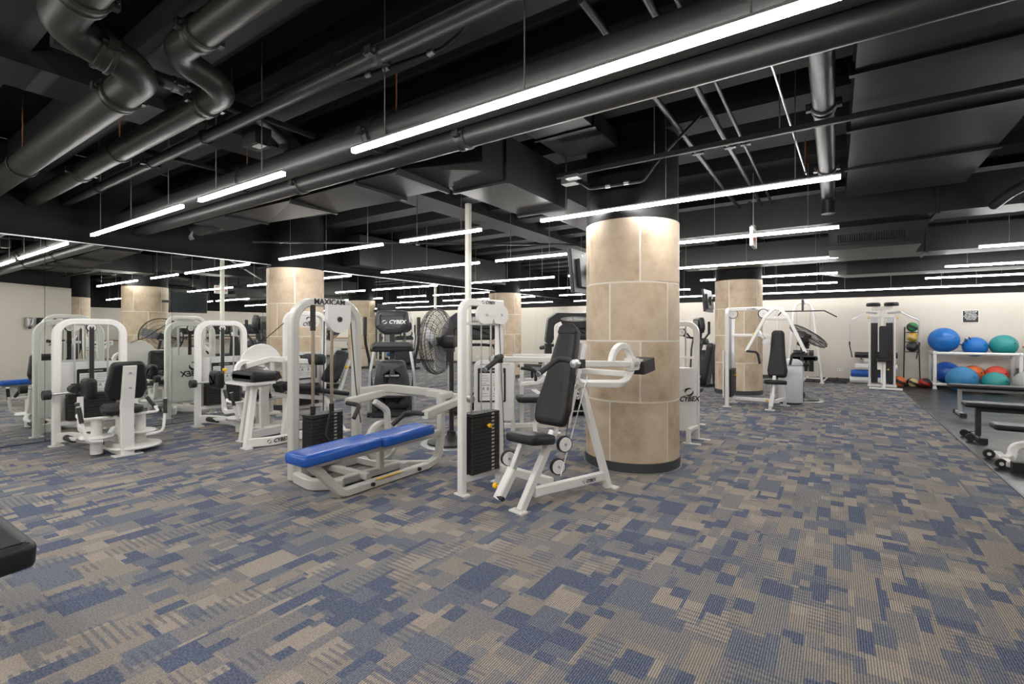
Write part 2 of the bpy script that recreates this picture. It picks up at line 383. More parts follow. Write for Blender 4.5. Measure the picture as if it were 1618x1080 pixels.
# ------------------------------------------------------------------ room shell
XM, YW, XR, YF, ZC = -8.03, 15.55, 7.5, -3.0, 3.6       # mirror plane, far wall, right wall, wall behind the camera, slab
XC = 1.28                                             # carpet edge
def slab(name, x0, x1, y0, y1, z0, z1, m, parent=None, st=True):
    b = MB(); b.box(((x0+x1)/2, (y0+y1)/2, (z0+z1)/2), (x1-x0, y1-y0, z1-z0)); o = b.build(name, m, parent)
    if parent is None and st: struct(o)
    return o
slab('floor', XM, XC, YF, YW, -.1, 0, 'carpet')
slab('floor_rubber', XC, XR, YF, YW, -.1, 0, 'rubber')
b = MB(); b.box((XC, (YF+YW)/2, .003), (.022, YW-YF, .006)); struct(b.build('trim_1', 'base'))
ceil = slab('ceiling', XM, XR, YF, YW, ZC, ZC+.15, 'ceil')
bm = MB(); bm.box((0, 0, 0), (XR-XM, .34, .3)); me = None
for k in range(23):
    if me is None: o = bm.build('beam', 'beam', ceil); me = o.data
    else: o = bpy.data.objects.new('beam', me); C.objects.link(o); o.parent = ceil
    o.location = ((XM+XR)/2, 3.98+.81*(k-8), ZC-.15)
for x in (-4.9, 3.2):
    b = MB(); b.box((x, (YF+YW)/2, ZC-.2), (.5, YW-YF, .4)); b.build('girder', 'beam', ceil)
# mirrored wall: backing, black wall above, one pane per mirror panel
wl = slab('wall_left', XM-.2, XM-.012, YF, YW, 0, ZC, 'ceil')
ZM = 2.48
seams = [YF, -1.05, .33, 1.70, 3.06, 4.40, 5.55, 6.905, 8.31, 9.68, 11.0, 12.1, 13.35, 14.5, YW]
for y0, y1 in zip(seams, seams[1:]):
    b = MB(); b.box((XM-.006, (y0+y1)/2, ZM/2+.005), (.012, y1-y0-.004, ZM-.01)); b.build('mirror_panel', 'mirror', wl)
b = MB(); b.box((XM+.004, (YF+YW)/2, ZM+.008), (.012, YW-YF, .012)); b.build('top_trim', 'trim', wl)
wb = slab('wall_back', XM, XR, YW, YW+.2, 0, 2.24, 'wall')
slab('upper_wall', XM, XR, YW-.02, YW+.2, 2.24, ZC, 'ceil', wb)
slab('baseboard_back', XM+.02, XR, YW-.012, YW, 0, .1, 'base')
slab('wall_right', XR, XR+.2, YF, YW, 0, 2.26, 'wall'); o = slab('upper_wall', XR-.02, XR+.2, YF, YW, 2.26, ZC, 'ceil', bpy.data.objects['wall_right'])
slab('baseboard_right', XR-.012, XR, 4.8, YW, 0, .1, 'base')
slab('wall_front', XM, XR, YF-.2, YF, 0, ZC, 'wall')
# partition beside the camera with a splayed end
b = MB(); b.prism([(1.02, YF), (1.02, 2.55), (2.1, 4.4), (XR, 4.4), (XR, 4.2), (2.25, 4.2), (1.2, 2.5), (1.2, YF)][::-1], 0, 2.57); struct(b.build('wall_corner', 'wall'))
b = MB(); b.prism([(1.04, YF), (1.04, 2.55), (2.11, 4.38), (XR, 4.38), (XR, 4.22), (2.25, 4.22), (1.2, 2.5), (1.2, YF)][::-1], 2.57, ZC); b.build('upper_wall', 'ceil', bpy.data.objects['wall_corner'])
b = MB(); b.rect([(1.014, YF, .05), (1.014, 2.553, .05), (2.097, 4.408, .05), (XR, 4.408, .05)], .012, .1, ch=.001); struct(b.build('baseboard_corner', 'base'))

# ------------------------------------------------------------------ stone-clad columns
R0, ZT = .471, 2.44
zz = [.1, .68, 1.263, 1.826, ZT]
def arc_block(r0, r1, a0, a1, z0, z1, n=8):
    A = [a0+(a1-a0)*i/n for i in range(n+1)]
    vs = [(r*math.cos(a), r*math.sin(a), z) for z in (z0, z1) for r in (r0, r1) for a in A]; k = n+1; fs = []
    for i in range(n):
        fs += [(k+i, k+i+1, 3*k+i+1, 3*k+i), (i+1, i, 2*k+i, 2*k+i+1), (2*k+i, 3*k+i, 3*k+i+1, 2*k+i+1), (i, i+1, k+i+1, k+i)]
    fs += [(0, k, 3*k, 2*k), (n, 2*k+n, 3*k+n, k+n)]
    return vs, fs
blk = {}
def column(x, y, label, half=False, ph=0):
    c = thing('column', label, 'column', (x, y, 0), 0)
    lo, hi = (-PI/2, PI/2) if half else (0, 2*PI)
    def ring(name, r, z0, z1, m):
        b = MB(); b.add(*arc_block(.02, r, lo, hi, z0, z1, 20 if half else 40)); b.s = [True]*len(b.s)
        return b.build(name, m, c)
    ring('core', R0-.004, .0, ZT-.004, 'joint'); ring('base_band', R0+.012, .0, .1, 'base'); ring('base_lip', R0+.02, 0, .012, 'galv'); ring('black_shaft', R0-.008, ZT-.003, ZC, 'ceil')
    st = 2*PI/5
    for i in range(4):
        for k in range(-1, 6):
            a0 = ph+st*(k+.5*(i % 2)); a1 = a0+st
            if half:
                a0 -= PI*.9; a1 -= PI*.9; a0, a1 = max(a0, lo), min(a1, hi)
                if a1-a0 < .05: continue
            elif k in (-1, 5): continue
            g = .011/R0; key = (i, round(a1-a0, 3))
            if key not in blk:
                b = MB(); b.add(*arc_block(R0-.03, R0, g, a1-a0-g, zz[i]+.008*(i > 0), zz[i+1]-.001-(.007 if i < 3 else 0)))
                b.s = [True]*len(b.s); o = b.build('stone_block', 'stone', c); blk[key] = o.data
            else: o = bpy.data.objects.new('stone_block', blk[key]); C.objects.link(o); o.parent = c
            o.rotation_euler = (0, 0, a0)
    return c
PH = math.radians(-75-21.4)
column(-1.764, 4.867, 'cream stone column behind the shoulder press arms', ph=PH)
column(-1.76, 11.48, 'cream stone column behind the chest press frame', ph=PH+.5)
column(4.51, 4.98, 'cream stone column at the end of the splayed wall', ph=PH+.2)
column(XM, 5.0, 'half column set in the mirror behind the leg curl', True, .35)
column(XM, 11.58, 'half column set in the mirror near the far wall', True, .6)

# ------------------------------------------------------------------ linear pendant lights
def pendant(x0, x1, y, z, label, m='lamp'):
    L = x1-x0; t = thing('pendant_light', label, 'light', ((x0+x1)/2, y, z), 0, 'linear pendant lights')
    b = MB(); b.box((0, 0, .02), (L, .034, .014)); b.build('housing', 'trim', t)
    b = MB(); b.box((0, 0, 0), (L-.006, .032, .026)); b.build('diffuser', m, t)
    xs = [-L/2+.3, L/2-.3]+([0] if L > 2 else [])
    for x in xs: b = MB(); b.cyl((x, 0, .04), (x, 0, ZC-z), .004, 6); b.build('hanger_wire', 'wire', t)
    return t
ZL = 2.527
ROWS = [-2.8, -.4, 2.02, 4.42, 6.55, 9.2, 11.7, 14.05]  # first two rows: unseen, added behind the camera to light the foreground
SEG = {-7.55: 'next to the mirror', -4.73: 'in the middle gap', -2.6: 'ending at the flat duct', 1.66: 'starting over the rubber floor', 4.4: 'close to the right wall'}
ROWN = ['in the added row along the rear wall', 'in the second added row from the rear', 'under the large black pipe', 'in the row before the near column', 'in the row before the long crossing duct', 'in the row behind the supply grille', 'in the row above the far column', 'in the last full row']
for i, y in enumerate(ROWS):
    for x0, x1 in ((-7.55, -5.08), (-4.73, -3.4), (-2.6, .035), (1.66, 4.1), (4.4, 6.8)):
        if x0 > 1 and i < 4: continue
        kind = 'short' if x1-x0 < 2 else 'long'
        pendant(x0, x1, y, ZL, kind+' linear light '+SEG[x0]+' '+ROWN[i])
for x0, lb in ((-7.6, 'at the mirror end'), (-5.1, 'above the wall outlet'), (-2.6, 'behind the far column'), (-.1, 'above the cable trainer'), (2.4, 'above the ball rack'), (4.9, 'at the right wall end')):
    pendant(x0, x0+2.49, 15.2, 2.40, 'linear light in the far wall run '+lb, 'lampd')

# ------------------------------------------------------------------ pipes, ducts and fittings under the ceiling
def pipe(name, pts, r, m, label, joints=(), hang=(), fil=.2, seg=18):
    t = thing(name, label, 'pipe', pts[0])
    o = V(pts[0]); b = MB(); b.tube([V(p)-o for p in pts], r, seg, fil, 7); b.build('pipe_run', m, t)
    for p, d in joints:
        p, d = V(p)-o, V(d).normalized(); R = fr((0, 0, 0), d.orthogonal(), d.cross(d.orthogonal())).to_3x3(); b = MB()
        b.lathe([(r, -.045), (r*1.16, -.04), (r*1.16, -.02), (r*1.1, -.015), (r*1.1, .015), (r*1.16, .02), (r*1.16, .04), (r, .045)], p, R, 20)
        q = d.cross(V((0, 0, 1))).normalized()
        for s in (-1, 1): b.box(p+q*s*r*1.2, (.05, .05, .05)); b.cyl(p+q*s*r*1.25-d*.05, p+q*s*r*1.25+d*.05, .011, 8)
        b.build('coupling', m, t)
    for x, y, z in hang:
        b = MB(); b.cyl(V((x, y, z+r))-o, V((x, y, ZC))-o, .006, 6); b.build('hanger_rod', 'rust', t)
        b = MB(); b.tube([V((x, y+(r+.01)*math.cos(a), z+(r+.01)*math.sin(a)))-o for a in [2*PI*k/16 for k in range(16)]], .007, 6, closed=True); b.build('hanger_clamp', 'pipe', t)
    return t
pipe('water_pipe', [(XM+.01, 1.2, 2.93), (-3.5, 1.2, 2.93), (-3.5, .78, 3.02), (.98, .78, 3.02)], .102, 'oldpipe', 'fat dusty pipe with an offset elbow, thickest under the ceiling',
     [((-3.95, 1.2, 2.93), (1, 0, 0)), ((-3.5, 1.0, 2.97), (0, 1, -.2)), ((-3.05, .78, 3.02), (1, 0, 0))], [(-6.4, 1.2, 2.93), (-1.5, .78, 3.02)], .17)
pipe('water_pipe', [(XM+.01, 1.58, 2.93), (-3.3, 1.58, 2.93), (-3.3, 1.26, 3.02), (.98, 1.26, 3.02)], .082, 'oldpipe', 'medium dusty pipe with an offset elbow beside the fattest pipe',
     [((-3.62, 1.58, 2.93), (1, 0, 0)), ((-2.95, 1.26, 3.02), (1, 0, 0)), ((-6.2, 1.58, 2.93), (1, 0, 0))], [(-5.2, 1.58, 2.93)], .13)
pipe('sprinkler_pipe', [(XM+.01, 1.88, 2.95), (.98, 1.88, 2.95)], .045, 'pipe', 'thin straight black pipe running beside the medium dusty pipe', [((-5.4, 1.88, 2.95), (1, 0, 0)), ((-2.2, 1.88, 2.95), (1, 0, 0))], [(-4.3, 1.88, 2.95), (-6.8, 1.88, 2.95)])
pipe('main_pipe', [(XM+.01, 2.5, 2.86), (1.0, 2.5, 2.86)], .115, 'pipe', 'large black pipe behind the nearest row of linear lights', [((-2.95, 2.5, 2.86), (1, 0, 0))], [(-4.85, 2.5, 2.86), (-2.72, 2.5, 2.86)])
pipe('main_pipe', [(XM+.01, 2.67, 2.74), (1.0, 2.67, 2.74)], .075, 'pipe', 'black pipe just below the large pipe over the nearest lights', [((-2.2, 2.67, 2.74), (1, 0, 0)), ((-4.2, 2.67, 2.74), (1, 0, 0))])
pipe('drain_pipe', [(-.07, 2.9, 3.0), (-.07, 6.6, 2.92), (-.07, 6.6, 2.7)], .07, 'pipe', 'black pipe running lengthwise beside the wide flat duct', [((-.07, 4.1, 2.97), (0, 1, 0)), ((-.07, 5.6, 2.94), (0, 1, 0))], fil=.08)
pipe('drain_pipe', [(-4.1, .9, 3.2), (-4.1, 2.2, 3.2), (-4.1, 2.45, 3.05), (-4.1, 2.45, 2.98)], .05, 'pipe', 'black branch pipe turning down into the large pipe', [((-4.1, 1.6, 3.2), (0, 1, 0))], fil=.1)
for n, (x, r) in enumerate(((-1.11, .022), (-.82, .022), (-.69, .014))):
    pipe('conduit', [(x, 2.3, 3.1), (x-.03, 7.45, 3.1)], r, 'pipe', ('black conduit nearest the column of the pair running lengthwise', 'black conduit nearest the drain pipe of the pair running lengthwise', 'thinnest black conduit clipped beside the lengthwise pair')[n], [((x, 4.9, 3.1), (0, 1, 0))], seg=10)
pipe('steel_cable', [(-.33, 2.95, 2.97), (-.25, 5.8, 2.97)], .008, 'galv', 'thin bright steel cable run lengthwise beside the drain pipe', (), [(-.327, 3.05, 2.97), (-.253, 5.7, 2.97)], seg=8)
b = MB(); b.rect([(-2.25, 4.14, 2.86), (1.85, 4.14, 2.86)], .042, .042); s = thing('strut_channel', 'long black strut channel crossing under the flat duct', 'strut')
b.build('channel', 'pipe', s)
for x in (-1.3, -.35, 1.5): b = MB(); b.cyl((x, 4.14, 2.88), (x, 4.14, ZC), .005, 6); b.build('hanger_rod', 'wire', s)
for x in (-1.98,): b = MB(); b.box((x-.1, 4.14, 2.825), (.14, .1, .03)); b.build('junction_plate', 'galv', s)
s = thing('cable_conduit', 'bent black conduit with steel couplings above the nearest light', 'conduit')
b = MB(); b.tube([(-2.75, 1.95, 3.25), (-2.75, 2.0, 3.0), (-2.45, 2.05, 3.0), (-1.9, 2.1, 3.0), (-1.72, 2.1, 3.05), (-1.6, 2.1, 3.3)], .014, 8, .08); b.build('conduit_run', 'pipe', s)
for x in (-2.5, -2.35, -2.0): b = MB(); b.cyl((x, 2.05+.09*(x+2.45), 3.0), (x+.05, 2.05+.09*(x+2.4), 3.0), .02, 10); b.build('coupling', 'galv', s)
s = thing('cable_conduit', 'bent conduit with a junction box by the column top', 'conduit')
b = MB(); b.tube([(-2.1, 4.25, 2.83), (-1.95, 4.25, 2.72), (-1.45, 4.3, 2.72), (-1.3, 4.3, 2.9), (-.95, 4.3, 3.2)], .013, 8, .07); b.build('conduit_run', 'pipe', s)
for x in (-1.8, -1.62): b = MB(); b.cyl((x, 4.26, 2.72), (x+.045, 4.265, 2.72), .019, 10); b.build('coupling', 'galv', s)
b = MB(); b.box((-2.16, 4.24, 2.82), (.15, .1, .05)); b.build('junction_box', 'galv', s)
for i, (x, y) in enumerate(((-3.75, 2.25), (-5.35, 2.3))):
    s = thing('strut_hanger', ('black trapeze hanger strut with a control box under it', 'black trapeze hanger strut above the short light by the mirror')[i], 'strut')
    b = MB(); b.rect([(x, 1.8, 3.04), (x, 2.75, 3.04)], .04, .04); b.build('channel', 'pipe', s)
    b = MB(); b.cyl((x, 1.82, 3.02), (x, 1.82, ZC), .006, 6); b.build('hanger_rod', 'pipe', s)
    if i == 0: b = MB(); b.box((x-.1, 2.06, 2.9), (.2, .13, .14)); q = b.build('control_box', 'black', s); b = MB(); b.box((x-.06, 2.06, 2.828), (.1, .06, .004)); b.build('box_label', 'paper', q)

def duct(name, label, pieces, seams=()):
    """pieces: list of 8-corner hulls given as (bottom quad, top quad)"""
    t = thing(name, label, 'duct'); 
    for q0, q1 in pieces:
        b = MB(); b.add(list(q0)+list(q1), [(3, 2, 1, 0), (4, 5, 6, 7), (0, 1, 5, 4), (1, 2, 6, 5), (2, 3, 7, 6), (3, 0, 4, 7)]); b.build('duct_section', 'duct', t)
    for c, d in seams: b = MB(); b.box(c, d); b.build('flange', 'duct', t)
    return t
def bxq(x0, x1, y0, y1, z0, z1): return ([(x0, y0, z0), (x1, y0, z0), (x1, y1, z0), (x0, y1, z0)], [(x0, y0, z1), (x1, y0, z1), (x1, y1, z1), (x0, y1, z1)])
D0 = 2.68
el = []
n = 8
duct('air_duct', 'large black sheet-metal duct that turns a corner above the bench press', [
    bxq(-6.9, -6.0, 2.86, 3.35, D0+.06, D0+.22),
    ([(-6.0, 2.84, D0+.05), (-4.6, 2.84, D0+.02), (-4.6, 3.30, D0-.02), (-6.0, 3.35, D0+.05)], [(-6.0, 2.84, D0+.24), (-4.6, 2.84, D0+.27), (-4.6, 3.35, D0+.27), (-6.0, 3.35, D0+.24)]),
    ([(-4.6, 2.82, D0+.02), (-3.55, 2.80, D0), (-3.55, 3.32, D0-.04), (-4.6, 3.30, D0-.02)], [(-4.6, 2.82, D0+.27), (-3.55, 2.80, D0+.32), (-3.55, 3.38, D0+.32), (-4.6, 3.35, D0+.27)]),
    ([(-3.55, 2.79, D0), (-3.0, 2.79, D0), (-3.0, 3.38, D0), (-3.55, 3.36, D0)], [(-3.55, 2.79, D0+.36), (-3.0, 2.79, D0+.36), (-3.0, 3.4, D0+.36), (-3.55, 3.4, D0+.36)]),
    ([(-3.0, 2.79, D0+.02), (-2.45, 3.2, D0+.02), (-2.42, 3.5, D0), (-3.0, 3.5, D0)], [(-3.0, 2.79, D0+.4), (-2.45, 3.2, D0+.4), (-2.42, 3.5, D0+.4), (-3.0, 3.5, D0+.4)]),
    bxq(-3.0, -2.42, 3.5, 4.62, D0, D0+.42), bxq(-3.0, -2.42, 4.62, 7.0, D0+.12, D0+.42)],
    [((-3.0, 3.08, D0+.17), (.03, .64, .42)), ((-3.55, 3.08, D0+.15), (.03, .62, .36)), ((-4.6, 3.08, D0+.12), (.025, .56, .3)), ((-6.0, 3.1, D0+.14), (.025, .52, .22)), ((-2.71, 3.5, D0+.2), (.62, .035, .44)), ((-2.71, 4.62, D0+.2), (.62, .035, .44))])
s = thing('flexible_duct', 'black insulated flexible duct end near the mirror', 'duct'); b = MB(); b.tube([(-6.9, 3.1, D0+.14), (-7.3, 3.1, D0+.12), (-7.6, 3.3, D0+.2), (-7.7, 3.7, D0+.35)], .13, 14, .15); b.build('hose', 'duct', s)
for p in ((-7.2, 2.99, D0+.03),):
    b = MB()
    for k in range(4):
        a = k*1.5; b.tube([p, (p[0]+.05*math.cos(a), p[1]-.03, p[2]-.08), (p[0]+.09*math.cos(a+.8), p[1]+.04*math.sin(a), p[2]-.14), (p[0]+.04*math.cos(a+2), p[1]-.02, p[2]-.06)], .004, 6, .03)
    b.build('loose_cable', 'wire', s)
duct('air_duct', 'wide flat black duct running lengthwise beside the drain pipe', [bxq(.1, 1.14, 2.95, 4.6, 2.93, 3.28), bxq(.1, 1.14, 4.6, 6.9, 2.93, 3.28)],
     [((.62, 3.6, 2.95), (1.1, .045, .08)), ((.62, 4.6, 2.95), (1.1, .05, .08)), ((.62, 5.7, 2.95), (1.1, .045, .08))])
duct('air_duct', 'long black box duct crossing the room behind the flat duct', [bxq(-2.9, 1.0, 7.5, 8.0, 2.76, 3.16), bxq(1.0, 6.9, 7.5, 8.0, 2.76, 3.16)], [((1.0, 7.75, 2.96), (.04, .54, .44)), ((-1.0, 7.75, 2.96), (.03, .54, .44))])
t = duct('supply_grille_box', 'black supply box with a slatted grille under the crossing duct', [([(-.08, 7.9, 2.46), (.9, 7.9, 2.46), (.96, 9.05, 2.5), (-.08, 9.05, 2.5)], [(-.08, 7.9, 2.757), (.98, 7.9, 2.757), (1.06, 9.05, 2.74), (-.08, 9.05, 2.74)])])
b = MB(); b.box((.38, 7.893, 2.60), (.78, .014, .15)); g = b.build('grille_frame', 'pipe', t)
b = MB(); b.box((0, 0, 0), (.008, .014, .11)); me = None
for k in range(28):
    if me is None: o = b.build('slat', 'beam', g); me = o.data
    else: o = bpy.data.objects.new('slat', me); C.objects.link(o); o.parent = g
    o.location = (.03+.026*k, 7.884, 2.60); o.rotation_euler = (0, 0, .5)
duct('air_duct', 'low black duct box crossing beyond the supply grille', [bxq(-2.6, 4.8, 10.0, 10.6, 2.62, 3.0)], [((1.2, 10.3, 2.81), (.03, .64, .42))])
duct('air_duct', 'black duct with a splayed end near the far wall', [bxq(.2, 6.0, 12.6, 13.3, 2.56, 2.9), ([(.2, 12.6, 2.56), (.2, 13.3, 2.56), (-.3, 13.2, 2.66), (-.3, 12.7, 2.66)][::-1], [(.2, 12.6, 2.9), (.2, 13.3, 2.9), (-.3, 13.2, 2.8), (-.3, 12.7, 2.8)][::-1])])
duct('air_duct', 'black duct close under the slab above the shoulder press', [bxq(-2.28, -1.72, 2.9, 4.36, 3.11, 3.26)], [((-2.0, 3.8, 3.18), (.6, .03, .17))])
pipe('flex_line', [(1.85, 4.9, 2.85), (1.5, 7.0, 2.78), (1.45, 7.35, 2.74)], .05, 'pipe', 'thick ribbed black hose at the edge of the flat duct', [((1.6, 6.4, 2.8), (-.17, 1, 0))])
pipe('flex_line', [(2.0, 5.1, 2.8), (1.65, 7.2, 2.74)], .03, 'pipe', 'thin black hose beside the thick ribbed hose')
pipe('sprinkler_pipe', [(-7.4, 3.9, 2.72), (-3.4, 6.9, 2.72)], .018, 'pipe', 'slim black pipe running slantwise above the half column', [((-5.4, 5.4, 2.72), (.8, .6, 0))], seg=10)
# soffit run over the mirror line and bulkhead in the distance
duct('bulkhead', 'black boxed bulkhead above the mirror', [bxq(XM, XM+.5, 6.0, 10.9, 2.62, 3.2)])

# ------------------------------------------------------------------ white poles, exit sign, televisions
for y, lb in ((5.44, 'slim cream pole between the treadmill and the pedestal fan'), (12.5, 'slim cream pole behind the near stone column')):
    s = thing('floor_pole', lb, 'pole', (-4.42, y, 0)); b = MB(); b.rect([(0, 0, .01), (0, 0, ZC-.4)], .075, .075, (0, 1, 0)); b.build('shaft', 'pole', s); b = MB(); b.box((0, 0, .006), (.16, .16, .012)); b.build('foot_plate', 'pole', s)
s = thing('exit_sign', 'exit sign hanging on a rod between two rows of lights', 'sign', (-.9, 7.05, 2.47))
b = MB(); b.box((0, 0, .11), (.03, .34, .22)); b.build('panel', 'exit', s)
b = MB(); b.rect([(0, -.175, 0), (0, .175, 0), (0, .175, .225), (0, -.175, .225)], .014, .04, (1, 0, 0), closed=True); b.build('frame', 'paper', s)
for sg in (-1, 1): text('lettering', 'EXIT', .15, fr((sg*.016, 0, .115), (0, sg, 0), (0, 0, 1)), 'red', s, .03)
b = MB(); b.cyl((0, 0, .22), (0, 0, ZC-2.47), .007, 8); b.box((0, 0, .25), (.05, .12, .05)); b.build('hanger_rod', 'wire', s)
def tv(x, y, z, label, colx, coly):
    s = thing('television', label, 'television', (x, y, z))
    R = Matrix.Rotation(math.radians(-5), 3, 'Y')
    b = MB(); b.box((0, 0, 0), (.05, .86, .52), R, .01); b.box((.04, 0, -.02), (.06, .6, .34), R); b.build('housing', 'black', s)
    b = MB(); b.box(R @ V((-.027, 0, .005)), (.004, .80, .45), R); b.build('screen', 'screen', s)
    b = MB(); b.rect([(.07, 0, 0), (.16, -.02, .02), (colx-x, coly-y, .02)], .05, .06); b.box((.09, 0, 0), (.03, .2, .2)); b.build('wall_arm', 'black', s)
    b = MB(); b.box((.075, -.28, .18), (.01, .05, .03)); b.build('input_panel', 'paper', s)
tv(-2.58, 5.5, 2.07, 'black wall-arm television beside the near stone column', -2.21, 5.06)
tv(-2.5, 11.98, 2.06, 'black wall-arm television beside the far stone column', -2.2, 11.66)
# ------------------------------------------------------------------ shoulder press in front of the column (local: -y is where the user faces, tower at -x)
X, Y, Z = V((1, 0, 0)), V((0, 1, 0)), V((0, 0, 1))
def pulley(p, ax, r, parent, name='pulley', w=.03, m='white'):
    p, ax = V(p), V(ax).normalized(); R = fr((0, 0, 0), ax.orthogonal(), ax.cross(ax.orthogonal())).to_3x3()
    b = MB(); b.lathe([(r*.85, -w/2), (r, -w/2), (r*.92, -w*.15), (r*.92, w*.15), (r, w/2), (r*.85, w/2)], p, R, 24); o = b.build(name, 'rub', parent)
    b = MB(); b.lathe([(0, -w/2-.004), (r*.86, -w/2-.004), (r*.86, w/2+.004), (0, w/2+.004)], p, R, 24); b.build('pulley_cover', m, o)
    b = MB(); b.cyl(p-ax*(w/2+.012), p+ax*(w/2+.012), .01, 8); b.build('bolt', 'steel', o)
    return o
def knob(p, d, parent, m='yellow'):
    p, d = V(p), V(d).normalized(); R = fr((0, 0, 0), d.orthogonal(), d.cross(d.orthogonal())).to_3x3()
    b = MB(); b.lathe([(.007, 0), (.007, .03), (.02, .03), (.024, .045), (.02, .06), (0, .062)], p, R, 14); return b.build('adjuster_knob', m, parent)
def cable(pts, parent, r=.004, m='black', name='cable', fil=0): b = MB(); b.tube(pts, r, 6, fil); return b.build(name, m, parent)

def shoulder_press():
    t = thing('shoulder_press', 'white shoulder press machine with tall black pad in front of the stone column', 'gym machine', (-1.94, 3.07, 0), -10)
    b = MB(); W = .062
    b.rect([(-.62, -.1, .01), (-.62, -.1, 1.6), (-.62, .36, 1.6)], W, .062, X, .09, 6)      # near post bending into the top beam
    b.rect([(-.62, .33, .01), (-.62, .33, 1.58)], W, .062, X)
    b.rect([(-.62, -.08, .13), (-.62, .31, .13)], .05, .06, Z)
    b.rect([(-.62, .31, .15), (.0, .31, .15)], .05, .07, Z)
    b.rect([(-.02, -.03, .01), (.03, .30, .56)], .07, .05, X)                               # leaning seat post
    b.rect([(-.0, .1, .12), (.13, .86, .11)], .05, .075, Z)
    b.rect([(.15, .90, .01), (.06, .62, .92)], .065, .05, X)                                # rear upright
    b.rect([(.06, .42, .58), (.06, .66, 1.25)], .05, .05, X)
    b.rect([(.06, .45, .88), (.06, .62, .92)], .05, .05, X)
    feet(b, [(-.62, -.1), (-.64, .34), (-.03, -.05), (.16, .93)], .13, .07); fm = b.build('frame', 'white', t)
    b = MB(); b.rect([(-.62, -.08, 1.42), (-.62, .31, 1.42)], .02, .025, Z); b.build('guide_bar', 'white', t)
    rods('guide_rod', [(-.62, .0), (-.62, .23)], .1, 1.43, .009, 'steel', t)
    stack(t, (-.62, .115), .13, .32, .16, .665, 15, .56, 1, (1, 0))
    # pulley cover at the tower top
    b = MB(); o = [(-.1+.085*math.cos(a), .085*math.sin(a)) for a in [PI*.5+PI*k/12 for k in range(13)]]+[(-.02, -.075), (.0, -.035), (.02, -.075)]+[(.1+.085*math.cos(a), .085*math.sin(a)) for a in [-PI*.5+PI*k/12 for k in range(13)]]
    b.M = fr((-.585, .20, 1.50), (0, 1, 0), (0, 0, 1)); b.prism(o, 0, .03); pc = b.build('pulley_cover', 'white', t)
    for q in (-.08, .1): b = MB(); b.M = fr((-.552, .20+q, 1.5), (0, 1, 0), (0, 0, 1)); b.lathe([(0, .005), (.011, .004), (.012, 0)], seg=8); b.build('bolt', 'steel', pc)
    logo(fr((-.588, .17, 1.602), (0, 1, 0), (0, 0, 1)), .036, t)
    logo(fr((.132, .64, .115), V((.13, .76, -.01)), (0, 0, 1)), .036, t)
    cable([(-.62, .115, .68), (-.62, .115, 1.46)], t, .006, 'steel'); cable([(-.58, .29, 1.46), (-.56, .34, .34), (-.3, .31, .31)], t)
    pulley((-.2, .02, .36), (.9, -.4, 0), .062, t); pulley((.09, .36, .46), (.9, -.35, 0), .065, t); pulley((.07, .30, .29), (.9, -.35, 0), .065, t)
    cable([(.1, .36, .5), (.1, .5, 1.0)], t); cable([(.1, .3, .22), (.13, .62, .98)], t, .005, 'steel')
    # seat with its post
    b = MB(); b.pad(poly([(-.165, -.13), (.165, -.13), (.135, .2), (-.135, .2)], .07), .07, .022, fr((-.035, .07, .50), (1, .0, 0), (0, 1, -.14)), .006); b.build('seat', 'vinyl', t)
    b = MB(); b.rect([(-.13, -.03, .25), (-.09, .06, .49)], .045, .05, X); b.build('seat_post', 'steel', t)
    b = MB(); b.rect([(-.17, -.12, .08), (-.12, -.01, .30)], .07, .075, X); b.build('seat_sleeve', 'white', t); knob((-.185, -.085, .165), (-1, -.25, 0), t)
    b = MB(); b.cyl((-.16, -.13, .1), (-.10, -.14, .1), .018, 10); b.build('sleeve_bolt', 'black', t)
    # tall tapered backrest
    up = V((0, .34, .94)).normalized(); b = MB()
    b.pad(poly([(-.145, 0), (.145, 0), (.165, .14), (.13, .40), (.095, .80), (.06, .85), (-.06, .85), (-.095, .80), (-.13, .40), (-.165, .14)], .06), .085, .024, fr((-.03, .36, .585), (1, 0, 0), up), .008); bk = b.build('backrest', 'vinyl', t)
    b = MB(); b.pad(poly([(-.098, .765), (.098, .765), (.085, .83), (.05, .858), (-.05, .858), (-.085, .83)], .02), .02, .008, fr(V((-.03, .36, .585))+V((0, -.94, .34))*.074, (1, 0, 0), up)); b.build('head_band', 'vinyl', bk)
    # press arms hinged at the rear
    for s in (-1, 1):
        x = (-.45, .39)[s > 0]
        b = MB(); b.rect([(x, .17, 1.12), (x, .86, 1.085)], .05, .055, X); a = b.build('press_arm', 'white', t)
        b = MB(); b.box((x, .155, 1.122), (.06, .05, .064)); b.build('arm_collar', 'rub', a)
        b = MB(); b.lathe([(0, -.035), (.028, -.03), (.034, 0), (.028, .03), (0, .035)], (x-.0, .1, 1.125), Matrix.Rotation(PI/2, 3, 'X'), 14); b.build('grip_joint', 'galv', a)
        grip('handle', [(x, .10, 1.125), (x-s*.07, .10, 1.15), (x-s*.135, .07, 1.155), (x-s*.145, -.13, 1.06)], .02, a)
        b = MB(); b.box((x, .88, 1.085), (.075, .11, .1)); b.build('pivot_bracket', 'white', a)
        b = MB(); b.cyl((x+s*.03, .88, 1.085), (x+s*.055, .88, 1.085), .022, 12); b.build('pivot_bolt', 'steel', a)
    b = MB(); b.rect([(.06, .54, .98), (.06, .6, .92), (.39, .76, .93), (.39, .86, 1.02), (.39, .88, 1.09)], .05, .055, V((.6, 0, .8)), .08, 6); b.rect([(.06, .6, .92), (-.45, .76, .93), (-.45, .88, 1.09)], .05, .055, V((-.6, 0, .8)), .08, 6); b.build('arm_yoke', 'white', t)
    b = MB(); b.rect([(-.45, .86, 1.0), (.39, .86, 1.0)], .05, .05, Z); b.build('cross_tube', 'white', t)
